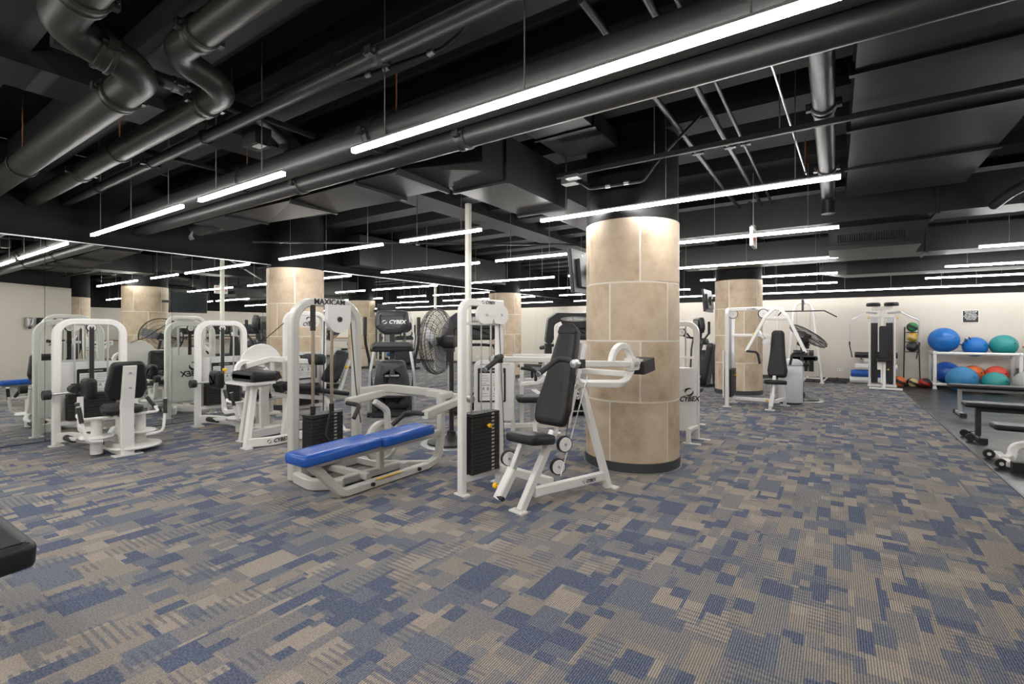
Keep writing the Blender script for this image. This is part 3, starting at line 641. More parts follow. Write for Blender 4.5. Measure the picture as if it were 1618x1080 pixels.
    for x in (.39,):
        b = MB(); b.rect([(x, .9+.15*math.cos(a)-.18, 1.10+.14*math.sin(a)) for a in [PI*1.0-PI*k/12 for k in range(12)]]+[(x, 1.0, 1.06)], .05, .045, X); b.build('arm_hoop', 'white', t)
    b = MB(); b.box((.36, 1.08, 1.06), (.17, .2, .11), Matrix.Rotation(.15, 3, 'X'), .006); b.build('counterweight', 'rub', t)
    b = MB(); b.box((.39, .98, 1.1), (.06, .07, .04)); b.build('weight_bracket', 'white', t)
    return t
shoulder_press()

# ------------------------------------------------------------------ grey bench press with blue pad
def bench_press():
    t = thing('bench_press', 'grey lever bench press with a blue vinyl bench and weight stack', 'gym machine', (-3.34, 2.5, 0))
    O = V((3.34, -2.5, 0)); b = MB(); b.M = Matrix.Translation(O); W = .075
    b.rect([(-4.07, 2.51, .02), (-4.07, 2.51, 1.63), (-4.07, 3.2, 1.63), (-4.07, 3.2, .02)], W, .085, X, .2, 8)
    b.rect([(-4.07, 3.2, .05), (-4.07, 2.51, .05), (-3.7, 2.45, .05), (-3.5, 2.62, .05)], .07, .09, Z, .12, 6)
    b.rect([(-4.07, 3.2, .05), (-3.72, 3.2, .05), (-3.6, 3.3, .05), (-3.45, 3.3, .05)], .06, .07, Z, .08, 5)
    b.rect([(-4.07, 2.85, .06), (-3.45, 2.85, .06)], .06, .06, Z)
    b.rect([(-4.03, 3.2, .74), (-3.95, 3.52, .75), (-3.6, 3.86, .69), (-3.36, 3.86, .67)], .06, .085, Z, .2, 7); b.build('tower_frame', 'grey', t)
    b = MB(); b.M = Matrix.Translation(O)
    b.rect([(-3.33, 2.16, .345), (-3.33, 2.26, .27), (-3.33, 2.47, .04), (-3.33, 3.45, .04), (-3.33, 3.62, .08), (-3.33, 3.66, .3), (-3.33, 3.66, .68)], .065, .07, X, .12, 7)
    b.rect([(-3.33, 2.1, .335), (-3.33, 3.66, .335)], .05, .06, Z)
    b.rect([(-3.33, 3.5, .045), (-3.55, 3.3, .05), (-3.58, 2.6, .05)], .065, .07, Z, .12, 7)
    b.rect([(-3.33, 3.66, .62), (-3.33, 3.66, .69), (-3.33, 3.8, .70)], .07, .08, X)
    b.rect([(-3.55, 3.06, .06), (-3.55, 3.06, .33), (-3.35, 3.06, .335)], .06, .06, Y); b.build('bench_frame', 'grey', t)
    # padded bench in two sections
    for y0, y1, k in ((2.06, 2.80, 0), (2.805, 3.45, 1)):
        L = y1-y0; b = MB(); b.M = Matrix.Translation(O)
        b.pad(rrect(.29, L, .05), .085, .024, fr((-3.34, (y0+y1)/2, .362), (1, 0, 0), (0, 1, .02)), .004); b.build('bench_pad', 'blue', t)
    # lever with handles
    b = MB(); b.M = Matrix.Translation(O)
    b.rect([(-3.93, 2.98, .67), (-3.97, 3.5, .71), (-3.75, 3.8, .69), (-3.15, 3.82, .67), (-2.96, 3.05, .63)], .06, .075, Z, .1, 6); lv = b.build('press_lever', 'grey', t)
    b = MB(); b.M = Matrix.Translation(O); b.cyl((-3.2, 3.84, .67), (-3.06, 3.84, .66), .034, 16); b.build('pivot_bolt', 'steel', lv)
    h = MB(); h.M = Matrix.Translation(O)
    grip('handle', [O+V(p) for p in ((-2.97, 3.06, .635), (-3.10, 3.04, .64), (-3.17, 3.02, .63), (-3.24, 2.93, .53))], .021, lv, caps=None)
    grip('handle', [O+V(p) for p in ((-3.93, 2.98, .66), (-3.80, 2.97, .66), (-3.73, 2.97, .655), (-3.70, 2.88, .55))], .021, lv, caps=None)
    # cam wheel
    R = Matrix.Rotation(PI/2, 3, 'Y'); c = O+V((-3.84, 3.34, .235))
    b = MB(); b.lathe([(0, -.03), (.2, -.03), (.215, -.02), (.215, .02), (.2, .03), (.17, .03), (.16, .018), (.10, .018), (.09, .03), (0, .03)], c, R, 36); cm = b.build('cam_wheel', 'grey', t)
    b = MB(); b.M = Matrix.Translation(O); b.rect([(-3.79, 3.2, .66), (-3.77, 3.34, .56), (-3.77, 3.36, .2)], .05, .06, X, .08, 5); b.build('cam_link', 'grey', cm)
    for p in ((-3.74, 3.36, .3), (-3.285, 2.75, .05), (-3.285, 3.3, .05)): b = MB(); b.M = Matrix.Translation(O); b.cyl(p, (p[0]+.02, p[1], p[2]), .018, 10); b.build('bolt_cap', 'black', t)
    # stack, rods, cover
    stack(t, tuple((O+V((-4.02, 2.78, 0))).xy), .15, .34, .1, .585, 14, None, 1, (1, 0))
    for y in (2.68, 2.88):
        b = MB(); b.M = Matrix.Translation(O); b.cyl((-4.03, y, .55), (-4.03, y, 1.58), .0155, 12); r = b.build('guide_rod', 'brass', t)
        b = MB(); b.M = Matrix.Translation(O); b.cyl((-4.03, y, .575), (-4.03, y, .66), .024, 12); b.build('rod_collar', 'black', r)
    b = MB(); b.M = Matrix.Translation(O); b.cyl((-4.03, 2.68, 1.36), (-4.03, 2.68, 1.6), .024, 12); b.build('rod_bumper', 'rub', t)
    b = MB(); b.M = fr(O+V((-4.005, 2.93, 1.47)), (0, 1, 0), (0, 0, 1)); b.prism([(-.13, .14), (-.13, 0)]+[(.13*math.cos(a), .13*math.sin(a)) for a in [PI+PI*k/16 for k in range(17)]]+[(.13, .14)], -.02, .03, sm=False); pc = b.build('pulley_cover', 'shield', t)
    b = MB(); b.M = fr(O+V((-3.974, 2.93, 1.47)), (0, 1, 0), (0, 0, 1)); b.lathe([(0, .012), (.025, .01), (.026, 0)], seg=16); b.build('bolt_cap', 'black', pc)
    text('lettering', 'MAXICAM', .075, fr(O+V((-4.025, 2.86, 1.632)), (0, 1, 0), (0, 0, 1)), 'print', t, .03)
    cable([O+V(p) for p in ((-4.03, 2.79, .6), (-4.03, 2.80, 1.45))], t, .006); cable([O+V(p) for p in ((-3.98, 3.06, 1.45), (-3.95, 3.1, .8), (-3.9, 3.12, .45))], t, .006)
    cable([O+V(p) for p in ((-3.93, 2.79, .6), (-3.91, 2.73, .4), (-3.9, 2.8, .3), (-3.9, 2.86, .34))], t, .01, 'rub', 'pin_cord', .04)
    b = MB(); b.M = Matrix.Translation(O); b.box((-3.296, 2.95, .076), (.03, .3, .003)); b.build('warning_sticker', 'yellow', t)
    return t
bench_press()

# ------------------------------------------------------------------ two hip machines facing the mirror (local: tower at y=+1.15, user sits at the origin and faces +y)
def hip_machine(label, title, loc, deg, kind):
    t = thing('hip_machine', label, 'gym machine', loc, deg); b = MB(); yt = 1.15; hw = .32
    b.rect([(-hw, yt, .02), (-hw, yt, 1.47), (hw, yt, 1.47), (hw, yt, .02)], .075, .075, Y, .16, 7)
    b.rect([(-hw, yt, .26), (hw, yt, .26)], .05, .07, Y)
    b.rect([(-hw, yt-.02, .1), (-.2, yt-.06, .1), (-.06, .75, .08), (-.06, .1, .06), (.0, .0, .06)], .045, .11, Z, .25, 7)
    b.rect([(hw, yt-.02, .1), (.2, yt-.06, .1), (.06, .75, .08), (.06, .1, .06), (.0, .0, .06)], .045, .11, Z, .25, 7)
    feet(b, [(-hw, yt), (hw, yt)], .13, .11); b.build('frame', 'white', t)
    b = MB(); b.rect([(0, -.02, .01), (0, .0, .5), (0, -.09, .98)], .05, .12, X, .3, 5); b.box((0, -.02, .006), (.26, .12, .012)); b.build('back_post', 'white', t)
    # back shield with placard
    b = MB(); b.M = fr((0, yt+.07, .62), (1, 0, 0), (0, 0, 1)); b.prism(rrect(.64, .72, .04), -.01, .012); sh = b.build('shield', 'shield', t)
    logo(fr((.02, yt+.085, .68), (-1, 0, 0), (0, 0, 1)), .12, sh, stacked=True)
    placard(fr((.06, yt+.055, .72), (1, 0, 0), (0, 0, 1)), .36, .34, title, t)
    rods('guide_rod', [(-.16, yt-.02), (.16, yt-.02)], .3, 1.45, .011, 'steel', t)
    b = MB(); b.box((0, yt-.03, 1.0), (.045, .012, .82)); b.build('lift_belt', 'rub', t)
    pulley((0, yt-.01, 1.40), (0, 1, 0), .05, t)
    stack(t, (-.0, yt-.02), .46, .12, .29, .60, 8, None, 0)
    b = MB(); b.box((-.16, yt-.09, .68), (.09, .04, .1)); b.build('belt_guide', 'rub', t)
    # seat and backrest
    b = MB(); b.pad(poly([(-.2, -.15), (.2, -.15), (.14, .22), (-.14, .22)], .09), .075, .022, fr((0, .16, .45), (1, 0, 0), (0, 1, .08)), .008); b.build('seat', 'vinyl', t)
    b = MB(); b.rect([(0, .0, .38), (0, .24, .40)], .08, .05, Z); b.rect([(0, .2, .08), (0, .2, .40)], .09, .06, X); b.build('seat_bracket', 'white', t)
    up = V((0, -.2, .98)).normalized(); b = MB()
    b.pad(poly([(-.15, 0), (.15, 0), (.19, .12), (.15, .42), (-.15, .42), (-.19, .12)], .05), .09, .03, fr((0, -.005, .60), (-1, 0, 0), up), .008); b.build('backrest', 'vinyl', t)
    for z in (.74, .9): b = MB(); b.cyl((0, -.1+.0*z, z), (0, -.125, z), .012, 8); b.build('bolt', 'steel', t)
    # pivot columns with swing arms, knee pads, foot pegs
    for s in (-1, 1):
        x = s*.2
        b = MB(); b.lathe([(.0, .02), (.055, .02), (.055, .18), (.14, .19), (.15, .205), (.14, .22), (.05, .225), (.05, .40), (0, .40)], (x, .22, 0), seg=22); pv = b.build('pivot_column', 'white', t)
        b = MB(); b.lathe([(.0, .0), (.17, .0), (.17, .014), (0, .014)], (x, .22, .185), seg=24); b.build('cam_disc', 'steel', pv)
        b = MB(); b.rect([(x, .22, .30), (x*1.3, .48, .26), (x*1.3, .52, .3), (x*1.25, .56, .62)], .055, .05, X, .12, 6); b.rect([(x, .22, .23), (x*1.5, .5, .16), (x*1.4, .74, .14)], .05, .035, Z, .1, 5); ar = b.build('swing_arm', 'white', t)
        kx = x*1.25; b = MB()
        side = 1 if kind == 'abd' else -1
        b.pad(rrect(.26, .24, .05), .1, .035, fr((kx-s*.03*side, .58, .70), (0, 1, 0), (0, 0, 1)) @ (Matrix.Rotation(0 if s*side < 0 else PI, 4, 'Y')), .01); b.build('knee_pad', 'vinyl', ar)
        b = MB(); b.cyl((kx, .72, .69), (kx, .86, .69), .045, 14); b.build('pad_roller', 'rub', ar)
        b = MB(); b.cyl((x*1.4, .66, .13), (x*1.4, .92, .12), .034, 12); pg = b.build('foot_peg', 'rub', ar); b = MB(); b.cyl((x*1.4, .92, .12), (x*1.4, .935, .12), .036, 12); b.build('end_cap', 'steel', pg)
        b = MB(); b.tube([(x*.6, .1, .42), (x*1.7, .12, .42), (x*1.8, .22, .44), (x*1.75, .26, .47)], .016, 10, .05); hb = b.build('handle_bar', 'white', t)
        grip('handle', [(x*1.75, .25, .46), (x*1.6, .38, .56)], .021, hb)
        b = MB(); b.tube([(x*1.0, .05, .18), (x*1.7, -.02, .2), (x*1.9, .04, .44)], .016, 10, .06); b.build('lever_rod', 'white', t)
        grip('lever_grip', [(x*1.88, .02, .40), (x*1.95, .06, .56)], .02, t)
    b = MB(); b.cyl((-.42, yt-.1, .62), (-.1, yt-.1, .63), .012, 8); b.build('range_bar', 'steel', t)
    b = MB(); b.cyl((-.46, yt-.1, .62), (-.39, yt-.1, .62), .055, 16); b.build('range_knob', 'rub', t)
    knob((.05, .62, .66), (0, .3, 1), t)
    b = MB(); b.lathe([(0, .02), (.25, .02), (.26, .035), (.25, .05), (0, .05)], (.12, .16, .03), seg=26); b.build('base_disc', 'white', t)
    logo(fr((-.085, .5, .085), (0, -1, 0), (0, 0, 1)), .05, t)
    return t
hip_machine('white hip machine standing alone in front of the mirror', 'HIP ABDUCTION', (-6.47, 2.03, 0), 90, 'abd')
hip_machine('white hip machine with a yellow knob beside the leg curl machine', 'HIP ADDUCTION', (-6.38, 3.51, 0), 90, 'add')

# ------------------------------------------------------------------ seated leg curl (local: user faces -y)
def leg_curl():
    t = thing('leg_curl', 'white leg curl machine with a round cam plate and long black seat', 'gym machine', (-5.64, 2.88, 0)); b = MB()
    b.rect([(.0, .02, .01), (-.1, .16, .70)], .07, .06, X); b.rect([(-.42, .18, .01), (-.3, .22, .70)], .07, .06, X)
    b.rect([(.0, .04, .06), (.12, .28, .06), (.06, .9, .06), (-.1, 1.3, .06), (-.4, 1.32, .06)], .05, .1, Z, .18, 7)
    b.rect([(.05, 1.3, .01), (-.1, 1.05, .56)], .06, .05, X); b.rect([(-.12, .55, .05), (-.12, .62, .60)], .08, .06, X)
    b.rect([(-.12, .4, .58), (-.12, 1.28, .42)], .06, .05, X); b.rect([(-.42, .2, .06), (-.5, 1.32, .06)], .05, .1, Z)
    feet(b, [(0, .02), (-.42, .18), (.05, 1.32)], .14, .08); b.build('frame', 'white', t)
    # tower
    b = MB(); xt = -.54
    b.rect([(xt, .82, .02), (xt, .82, 1.6), (xt, 1.4, 1.6), (xt, 1.4, .02)], .06, .065, X, .12, 6); b.rect([(xt, .84, .3), (xt, 1.38, .3)], .05, .05, Z); feet(b, [(xt, .82), (xt, 1.4)]); b.build('tower', 'white', t)
    b = MB(); b.M = fr((xt-.05, 1.12, .68), (0, 1, 0), (0, 0, 1)); b.prism(rrect(.56, .76, .03), -.01, .01); b.build('shield', 'shield', t)
    placard(fr((xt-.03, 1.13, .85), (0, 1, 0), (0, 0, 1)), .36, .34, 'LEG CURL', t)
    b = MB(); b.M = fr((xt+.04, 1.12, 1.49), (0, 1, 0), (0, 0, 1)); b.prism(rrect(.34, .16, .075), 0, .02); b.build('pulley_cover', 'shield', t)
    logo(fr((xt+.062, 1.13, 1.45), (0, 1, 0), (0, 0, 1)), .065, t, stacked=True)
    rods('guide_rod', [(xt, .98), (xt, 1.26)], .3, 1.5, .01, 'steel', t); stack(t, (xt, 1.12), .12, .34, .33, .62, 8, None, 0)
    # seat, thigh pad, backrest
    b = MB(); b.pad(rrect(.36, .5, .06), .08, .025, fr((-.12, .72, .60), (1, 0, 0), (0, 1, -.15)), .006); b.build('seat', 'vinyl', t)
    b = MB(); b.pad(rrect(.30, .52, .05), .06, .02, fr((-.12, 1.18, .50), (1, 0, 0), (0, 1, -.2)), .004); b.build('seat_rear', 'vinyl', t)
    b = MB(); b.pad(poly([(-.15, 0), (.15, 0), (.16, .1), (.11, .48), (-.11, .48), (-.16, .1)], .05), .085, .028, fr((-.12, 1.22, .64), (1, 0, 0), (0, .5, .87)), .006); b.build('backrest', 'vinyl', t)
    b = MB(); b.rect([(-.12, 1.36, .5), (-.12, 1.52, .95)], .05, .05, X); b.build('back_post', 'white', t); knob((.0, 1.36, .86), (1, 0, 0), t)
    b = MB(); b.pad(rrect(.36, .16, .05), .14, .04, fr((-.14, .98, .91), (1, 0, 0), (0, 1, 0)), .006); b.build('thigh_pad', 'vinyl', t)
    b = MB(); b.rect([(-.36, .2, .93), (-.36, .5, 1.0), (-.14, 1.0, .94)], .06, .07, Z, .12, 5); b.rect([(-.36, .55, .55), (-.36, .52, 1.0)], .06, .05, X); th = b.build('thigh_arm', 'white', t)
    grip('handle', [(-.3, .76, 1.0), (-.3, .80, 1.19)], .022, th)
    b = MB(); b.box((-.3, .74, 1.0), (.16, .18, .05)); b.build('handle_base', 'white', th)
    # round cam plate and swing arm with shin roller
    R = Matrix.Rotation(PI/2, 3, 'Y'); b = MB(); b.lathe([(0, -.012), (.27, -.012), (.275, 0), (.27, .012), (0, .012)], (-.42, .42, .92), R, 40); cp = b.build('cam_plate', 'white', t)
    b = MB(); b.rect([(-.38, .42, .92), (-.38, .12, 1.0), (-.36, .08, .80)], .055, .06, X, .1, 6); b.rect([(-.37, .42, .88), (-.3, .62, .68)], .06, .07, X); sw = b.build('swing_arm', 'white', t)
    b = MB(); b.M = fr((-.16, .12, .82), (1, 0, 0), (0, 0, 1)); b.pad(rrect(.5, .13, .05), .3, .04, Matrix.Translation((0, 0, -.22))); b.build('shin_pad', 'vinyl', sw)
    b = MB(); b.box((-.16, .15, .745), (.46, .36, .03)); b.build('pad_plate', 'white', sw)
    b = MB(); b.box((-.14, .44, .8), (.12, .09, .09), Matrix.Rotation(.4, 3, 'X')); b.build('stop_block', 'rub', t); b = MB(); b.box((-.1, .5, .66), (.16, .11, .1), Matrix.Rotation(.4, 3, 'X')); b.build('stop_block', 'rub', t)
    cable([(-.44, .3, 1.16), (-.5, .5, 1.24), (xt, .84, 1.50)], t, .006)
    knob((-.32, -.06, .86), (0, -.2, 1), t)
    logo(fr((.146, .32, .064), V((.02, .62, 0)), (0, 0, 1)), .062, t)
    return t
leg_curl()
# ------------------------------------------------------------------ cardio machines (local: front faces -y)
def arc_trainer(label, loc, deg):
    t = thing('arc_trainer', label, 'cardio machine', loc, deg)
    b = MB(); b.pad(poly([(-.30, .1), (.30, .1), (.30, .3), (.26, .62), (.2, .86), (-.2, .86), (-.26, .62), (-.30, .3)], .08), .42, .09, fr((0, .16, .02), (1, 0, 0), (0, 0, 1)), .03); sh = b.build('body_shell', 'cardio', t)
    b = MB(); b.pad(rrect(.62, .30, .08), .2, .05, fr((0, -.0, .17), (1, 0, 0), (0, 0, 1)), .01); b.build('lower_shell', 'cardio', t)
    b = MB(); b.box((0, .45, .05), (.6, 1.4, .06)); b.rect([(-.36, -.12, .05), (.36, -.12, .05)], .07, .05, Z); b.build('base_frame', 'cardio', t)
    for s in (-1, 1):
        b = MB(); b.cyl((s*.36-.02, -.14, .035), (s*.36+.02, -.14, .035), .035, 14); b.build('transport_wheel', 'rub', t)
        b = MB(); b.rect([(s*.36, -.1, .08), (s*.34, -.06, .7), (s*.28, .0, 1.07)], .045, .05, Y, .3, 5); b.build('upright_strut', 'silver', t)
        b = MB(); b.tube([(s*.32, .2, .3), (s*.37, .16, .9), (s*.42, .1, 1.15), (s*.42, -.02, 1.3), (s*.42, -.02, 1.56)], .023, 10, .1); a = b.build('arm_lever', 'cardio', t)
        b = MB(); b.cyl((s*.42, -.02, 1.28), (s*.42, -.02, 1.58), .03, 12); b.build('hand_grip', 'rub', a)
        b = MB(); b.rect([(s*.30, .1, .25), (s*.3, .95, .2)], .05, .06, X); b.build('pedal_arm', 'silver', t)
        b = MB(); b.box((s*.22, .95, .25), (.2, .38, .05), ch=.03); b.build('pedal', 'rub', t)
        b = MB(); b.tube([(s*.16, .12, 1.16), (s*.2, .36, 1.2), (s*.2, .44, 1.3)], .02, 10, .06); b.build('fixed_handle', 'rub', t)
    b = MB(); b.pad(poly([(-.36, -.06), (.36, -.06), (.32, .06), (.26, .1), (-.26, .1), (-.32, .06)], .04), .2, .04, fr((0, .14, 1.08), (1, 0, 0), (0, 0, 1))); b.build('accessory_tray', 'cardio', t)
    b = MB(); b.rect([(0, .1, .9), (0, .06, 1.36)], .1, .08, X); b.build('neck', 'cardio', t)
    b = MB(); b.pad(poly([(-.13, -.2), (.13, -.2), (.27, -.08), (.275, .02), (.25, .19), (-.25, .19), (-.275, .02), (-.27, -.08)], .06), .13, .04, fr((0, .14, 1.49), (1, 0, 0), (0, .12, 1)), .02); cn = b.build('console', 'cardio', t)
    logo(fr((.03, -.01, 1.5), (1, 0, 0), (0, .12, 1)), .085, cn, 'wprint')
    b = MB(); [b.box((x, .0, 1.605), (.07, .01, .006)) for x in (-.16, -.05, .06, .17)]; b.build('vent_slot', 'print', cn)
    b = MB(); b.box((0, .165, 1.5), (.4, .01, .24)); b.build('display', 'screen', cn)
    b = MB(); b.M = fr((.0, -.29, .66), (1, 0, 0), (0, .0, 1)); b.prism([(.14*math.cos(a), .028*math.sin(a)) for a in [2*PI*k/24 for k in range(24)]], 0, .012); bd = b.build('badge', 'print', sh)
    text('lettering', 'ARC TRAINER', .034, fr((0, -.304, .66), (1, 0, 0), (0, 0, 1)), 'wprint', bd, .02, .2)
    return t
arc_trainer('charcoal arc trainer with rounded body between bench press and mirror', (-5.95, 5.38, 0), 47)
arc_trainer('dark cardio trainer partly behind the far stone column', (-2.75, 12.6, 0), 120)

def treadmill(label, loc, deg, letters=True, group=None):
    t = thing('treadmill', label, 'treadmill', loc, deg, group)
    b = MB(); b.box((0, 1.0, .12), (.62, 1.7, .1), ch=.03); b.build('deck', 'black', t)
    b = MB(); b.box((0, 1.05, .176), (.5, 1.55, .012)); b.build('belt', 'rub', t)
    for s in (-1, 1):
        b = MB(); b.box((s*.36, .95, .16), (.12, 1.8, .1), ch=.02); b.build('side_rail', 'silver', t)
        b = MB(); b.rect([(s*.40, .30, .12), (s*.40, .36, 1.1), (s*.40, .3, 1.28)], .09, .07, X, .2, 5); b.build('upright', 'silver', t)
        b = MB(); b.box((s*.40, .33, 1.0), (.11, .12, .3), Matrix.Rotation(.05, 3, 'X'), .02); b.build('upright_sleeve', 'cardio', t)
        b = MB(); b.cyl((s*.41, .35, 1.10), (s*.41, .85, 1.06), .034, 12); b.build('hand_rail', 'rub', t)
    b = MB(); b.pad(rrect(.80, .34, .05), .42, .07, fr((0, .4, .20), (1, 0, 0), (0, 0, 1)) @ Matrix.Translation((0, 0, 0)), .01); mc = b.build('motor_cover', 'cardio', t)
    b = MB(); b.box((0, -.012, .16), (.7, .012, .05)); b.build('steel_strip', 'brushed', mc); b = MB(); b.box((0, -.008, .09), (.5, .012, .03)); b.build('serial_plate', 'paper', mc)
    b = MB(); b.M = fr((0, -.03, .31), (1, 0, 0), (0, 0, 1)); b.lathe([(.026, .003), (.036, .006), (.036, 0)], seg=20); b.box((0, 0, .004), (.012, .05, .004), Matrix.Rotation(.5, 3, 'Z')); b.build('badge', 'wprint', mc)
    # arched console hood
    o = poly([(-.48, -.26), (-.36, -.26), (-.34, .0), (.34, .0), (.36, -.26), (.48, -.26), (.44, .14), (.3, .24), (-.3, .24), (-.44, .14)], .05)
    b = MB(); b.M = fr((0, .26, 1.42), (1, 0, 0), (0, -.1, 1)); b.prism(o, 0, .12, sm=False); cn = b.build('console', 'cardio', t)
    b = MB(); b.pad(rrect(.70, .36, .05), .1, .03, fr((0, .3, 1.38), (1, 0, 0), (0, .15, 1))); b.build('console_back', 'black', cn)
    b = MB(); b.box((0, .33, 1.45), (.5, .02, .26)); b.build('display', 'screen', cn)
    if letters:
        b = MB(); b.M = fr((0, .122, 1.55), (1, 0, 0), (0, -.1, 1)); b.prism([(.24*math.cos(a), .04*math.sin(a)) for a in [2*PI*k/24 for k in range(24)]], 0, .01); bd = b.build('badge', 'galv', cn)
        text('lettering', 'Life Fitness', .062, fr((0, .108, 1.55), (1, 0, 0), (0, -.1, 1)), 'wprint', bd, .02, .25)
    b = MB(); b.tube([(-.41, .5, 1.1), (-.2, .56, 1.12), (.2, .56, 1.12), (.41, .5, 1.1)], .025, 10, .1); b.build('front_bar', 'rub', t)
    return t
treadmill('treadmill with a tall arched black console beside the stone column', (-3.42, 6.95, 0), 42)
treadmill('treadmill behind the shoulder press weight tower', (-4.80, 6.08, 0), 42)
for k in range(4): treadmill(('fourth', 'third', 'second', 'first')[k]+' black treadmill from the far wall in the row at the right wall', (6.5, 8.0+1.2*k, 0), 90, False, 'treadmills along the right wall')

# ------------------------------------------------------------------ pedestal fans
def fan(label, loc, n, zc, Rg):
    n = V(n).normalized(); t = thing('pedestal_fan', label, 'fan', loc)
    b = MB(); b.lathe([(0, .03), (.37, .008), (.375, 0), (0, 0)], seg=40); b.build('base_plate', 'galv', t)
    b = MB(); b.lathe([(0, .16), (.05, .15), (.06, .1), (.14, .06), (.29, .03), (.29, .02), (0, .02)], seg=36); b.build('base_dome', 'black', t)
    b = MB(); b.cyl((0, 0, .1), (0, 0, zc-.06), .027, 16); b.lathe([(.05, .12), (.055, .15), (.03, .16)], seg=16); b.build('pole', 'black', t)
    c = V((0, 0, zc))+n*.18; Mx = fr(c, V((-n.y, n.x, 0)), n.cross(V((-n.y, n.x, 0))))
    if Mx.to_3x3().col[2].dot(n) < 0: Mx = fr(c, V((n.y, -n.x, 0)), n.cross(V((n.y, -n.x, 0))))
    b = MB(); b.M = Mx; b.lathe([(0, -.24), (.07, -.235), (.085, -.2), (.085, -.08), (.06, -.05), (0, -.05)], seg=20); b.box((0, -.06, -.16), (.06, .12, .1)); b.build('motor', 'black', t)
    b = MB(); b.M = Mx; b.rect([(0, -.05, -.18), (0, -.14, -.18)], .05, .05, (0, 0, 1)); b.build('tilt_bracket', 'black', t)
    b = MB(); b.M = Mx; rr = Rg
    for z, sg in ((.0, 1),):
        for r, zz2 in ((rr, 0), (rr, .02), (rr*.97, .05), (rr*.97, -.03)): b.tube([(r*math.cos(a), r*math.sin(a), zz2) for a in [2*PI*k/40 for k in range(40)]], .005, 5, closed=True)
        for r, h in ((.33, .085), (.25, .10), (.17, .11), (.08, .115)):
            for q in (-1, 1): b.tube([(rr*r/.4*math.cos(a), rr*r/.4*math.sin(a), q*h*.85+.01) for a in [2*PI*k/32 for k in range(32)]], .0028, 4, closed=True)
        for k in range(54):
            a = 2*PI*k/54; d = V((math.cos(a), math.sin(a), 0)); tw = V((-math.sin(a), math.cos(a), 0))
            for q in (-1, 1): b.tube([d*.05+Z*q*.1, d*rr*.5+tw*.04+Z*(q*.095+.01), d*rr*.85+tw*.03+Z*(q*.06+.01), d*rr+Z*.01], .0022, 4)
    b.lathe([(0, .11), (.06, .108), (.065, .1)], seg=16); g = b.build('wire_guard', 'black', t)
    for k in range(3):
        a = 2*PI*k/3+.4; b = MB(); b.M = Mx @ Matrix.Rotation(a, 4, 'Z')
        ps = [(.05, -.05, -.03), (.16, -.12, -.04), (rr*.9, -.1, -.035), (rr*.92, .06, .02), (.18, .07, .03), (.05, .05, .03)]
        b.add(ps+[(x, y, z+.004) for x, y, z in ps], [(5, 4, 3, 2, 1, 0), (6, 7, 8, 9, 10, 11)]+[(i, (i+1) % 6, (i+1) % 6+6, i+6) for i in range(6)]); b.build('blade', 'silver', t)
    b = MB(); b.M = Mx; b.lathe([(0, .05), (.05, .045), (.06, -.04), (0, -.04)], seg=16); b.build('hub', 'black', t)
    return t
fan('black pedestal fan facing the mirror beside the bench press', (-3.86, 4.43, 0), (-.965, -.26, .0), 1.23, .40)
fan('black pedestal fan tilted upward in front of the far wall', (-.55, 11.05, 0), (.55, .1, .83), 1.1, .37)

# ------------------------------------------------------------------ generic side tower used by the chest presses (plane along local y at x)
def tower(t, x, y0, y1, top, shield=True, title=None, st=True, side=1):
    b = MB(); b.rect([(x, y0, .01), (x, y0, top), (x, y1, top), (x, y1, .01)], .06, .062, X, .09, 6); b.rect([(x, y0, .14), (x, y1, .14)], .05, .06, Z); feet(b, [(x, y0), (x, y1)], .14, .07); b.build('tower', 'white', t)
    m = (y0+y1)/2; L = y1-y0
    rods('guide_rod', [(x, m-.1), (x, m+.1)], .15, top-.05, .009, 'steel', t)
    if st: stack(t, (x, m), .12, L-.1, .17, .66, 13, .55, 1, (side, 0))
    if shield:
        b = MB(); b.M = fr((x-side*.06, m, .58), (0, side, 0), (0, 0, 1)); b.prism(rrect(L+.04, .84, .03), -.012, .012); b.build('shield', 'shield', t)
        if title: placard(fr((x-side*.04, m, .8), (0, side, 0), (0, 0, 1)), L*.75, .4, title, t)
    cable([(x, m, .66), (x, m, top-.06)], t, .006, 'steel')
def seat_unit(t, x, y, sz=.48, bh=.78, lean=.2, bw=.15):
    b = MB(); b.pad(poly([(-.18, -.15), (.18, -.15), (.15, .2), (-.15, .2)], .06), .07, .02, fr((x, y+.04, sz), (1, 0, 0), (0, 1, -.1)), .006); b.build('seat', 'vinyl', t)
    up = V((0, lean, 1)).normalized(); b = MB()
    b.pad(poly([(-bw, 0), (bw, 0), (bw*1.12, .12), (bw*.86, .42), (bw*.72, bh-.05), (bw*.5, bh), (-bw*.5, bh), (-bw*.72, bh-.05), (-bw*.86, .42), (-bw*1.12, .12)], .05), .085, .024, fr((x, y+.33, sz+.09), (1, 0, 0), up), .008); bk = b.build('backrest', 'vinyl', t)
    b = MB(); p = V((x, y+.33, sz+.09))+up*(bh*.58)-up.cross(X).normalized()*0; nn = X.cross(up).normalized(); b.box(p+nn*.093, (bw*1.5, .006, .004), fr((0, 0, 0), X, nn).to_3x3()); b.build('pad_seam', 'print', bk)
    b = MB(); b.rect([(x-.04, y+.0, .2), (x-.03, y+.05, sz)], .045, .05, X); b.build('seat_post', 'steel', t); b = MB(); b.rect([(x-.07, y-.05, .06), (x-.04, y+.0, .28)], .065, .07, X); b.build('seat_sleeve', 'white', t); knob((x-.085, y-.03, .16), (-1, -.2, 0), t)
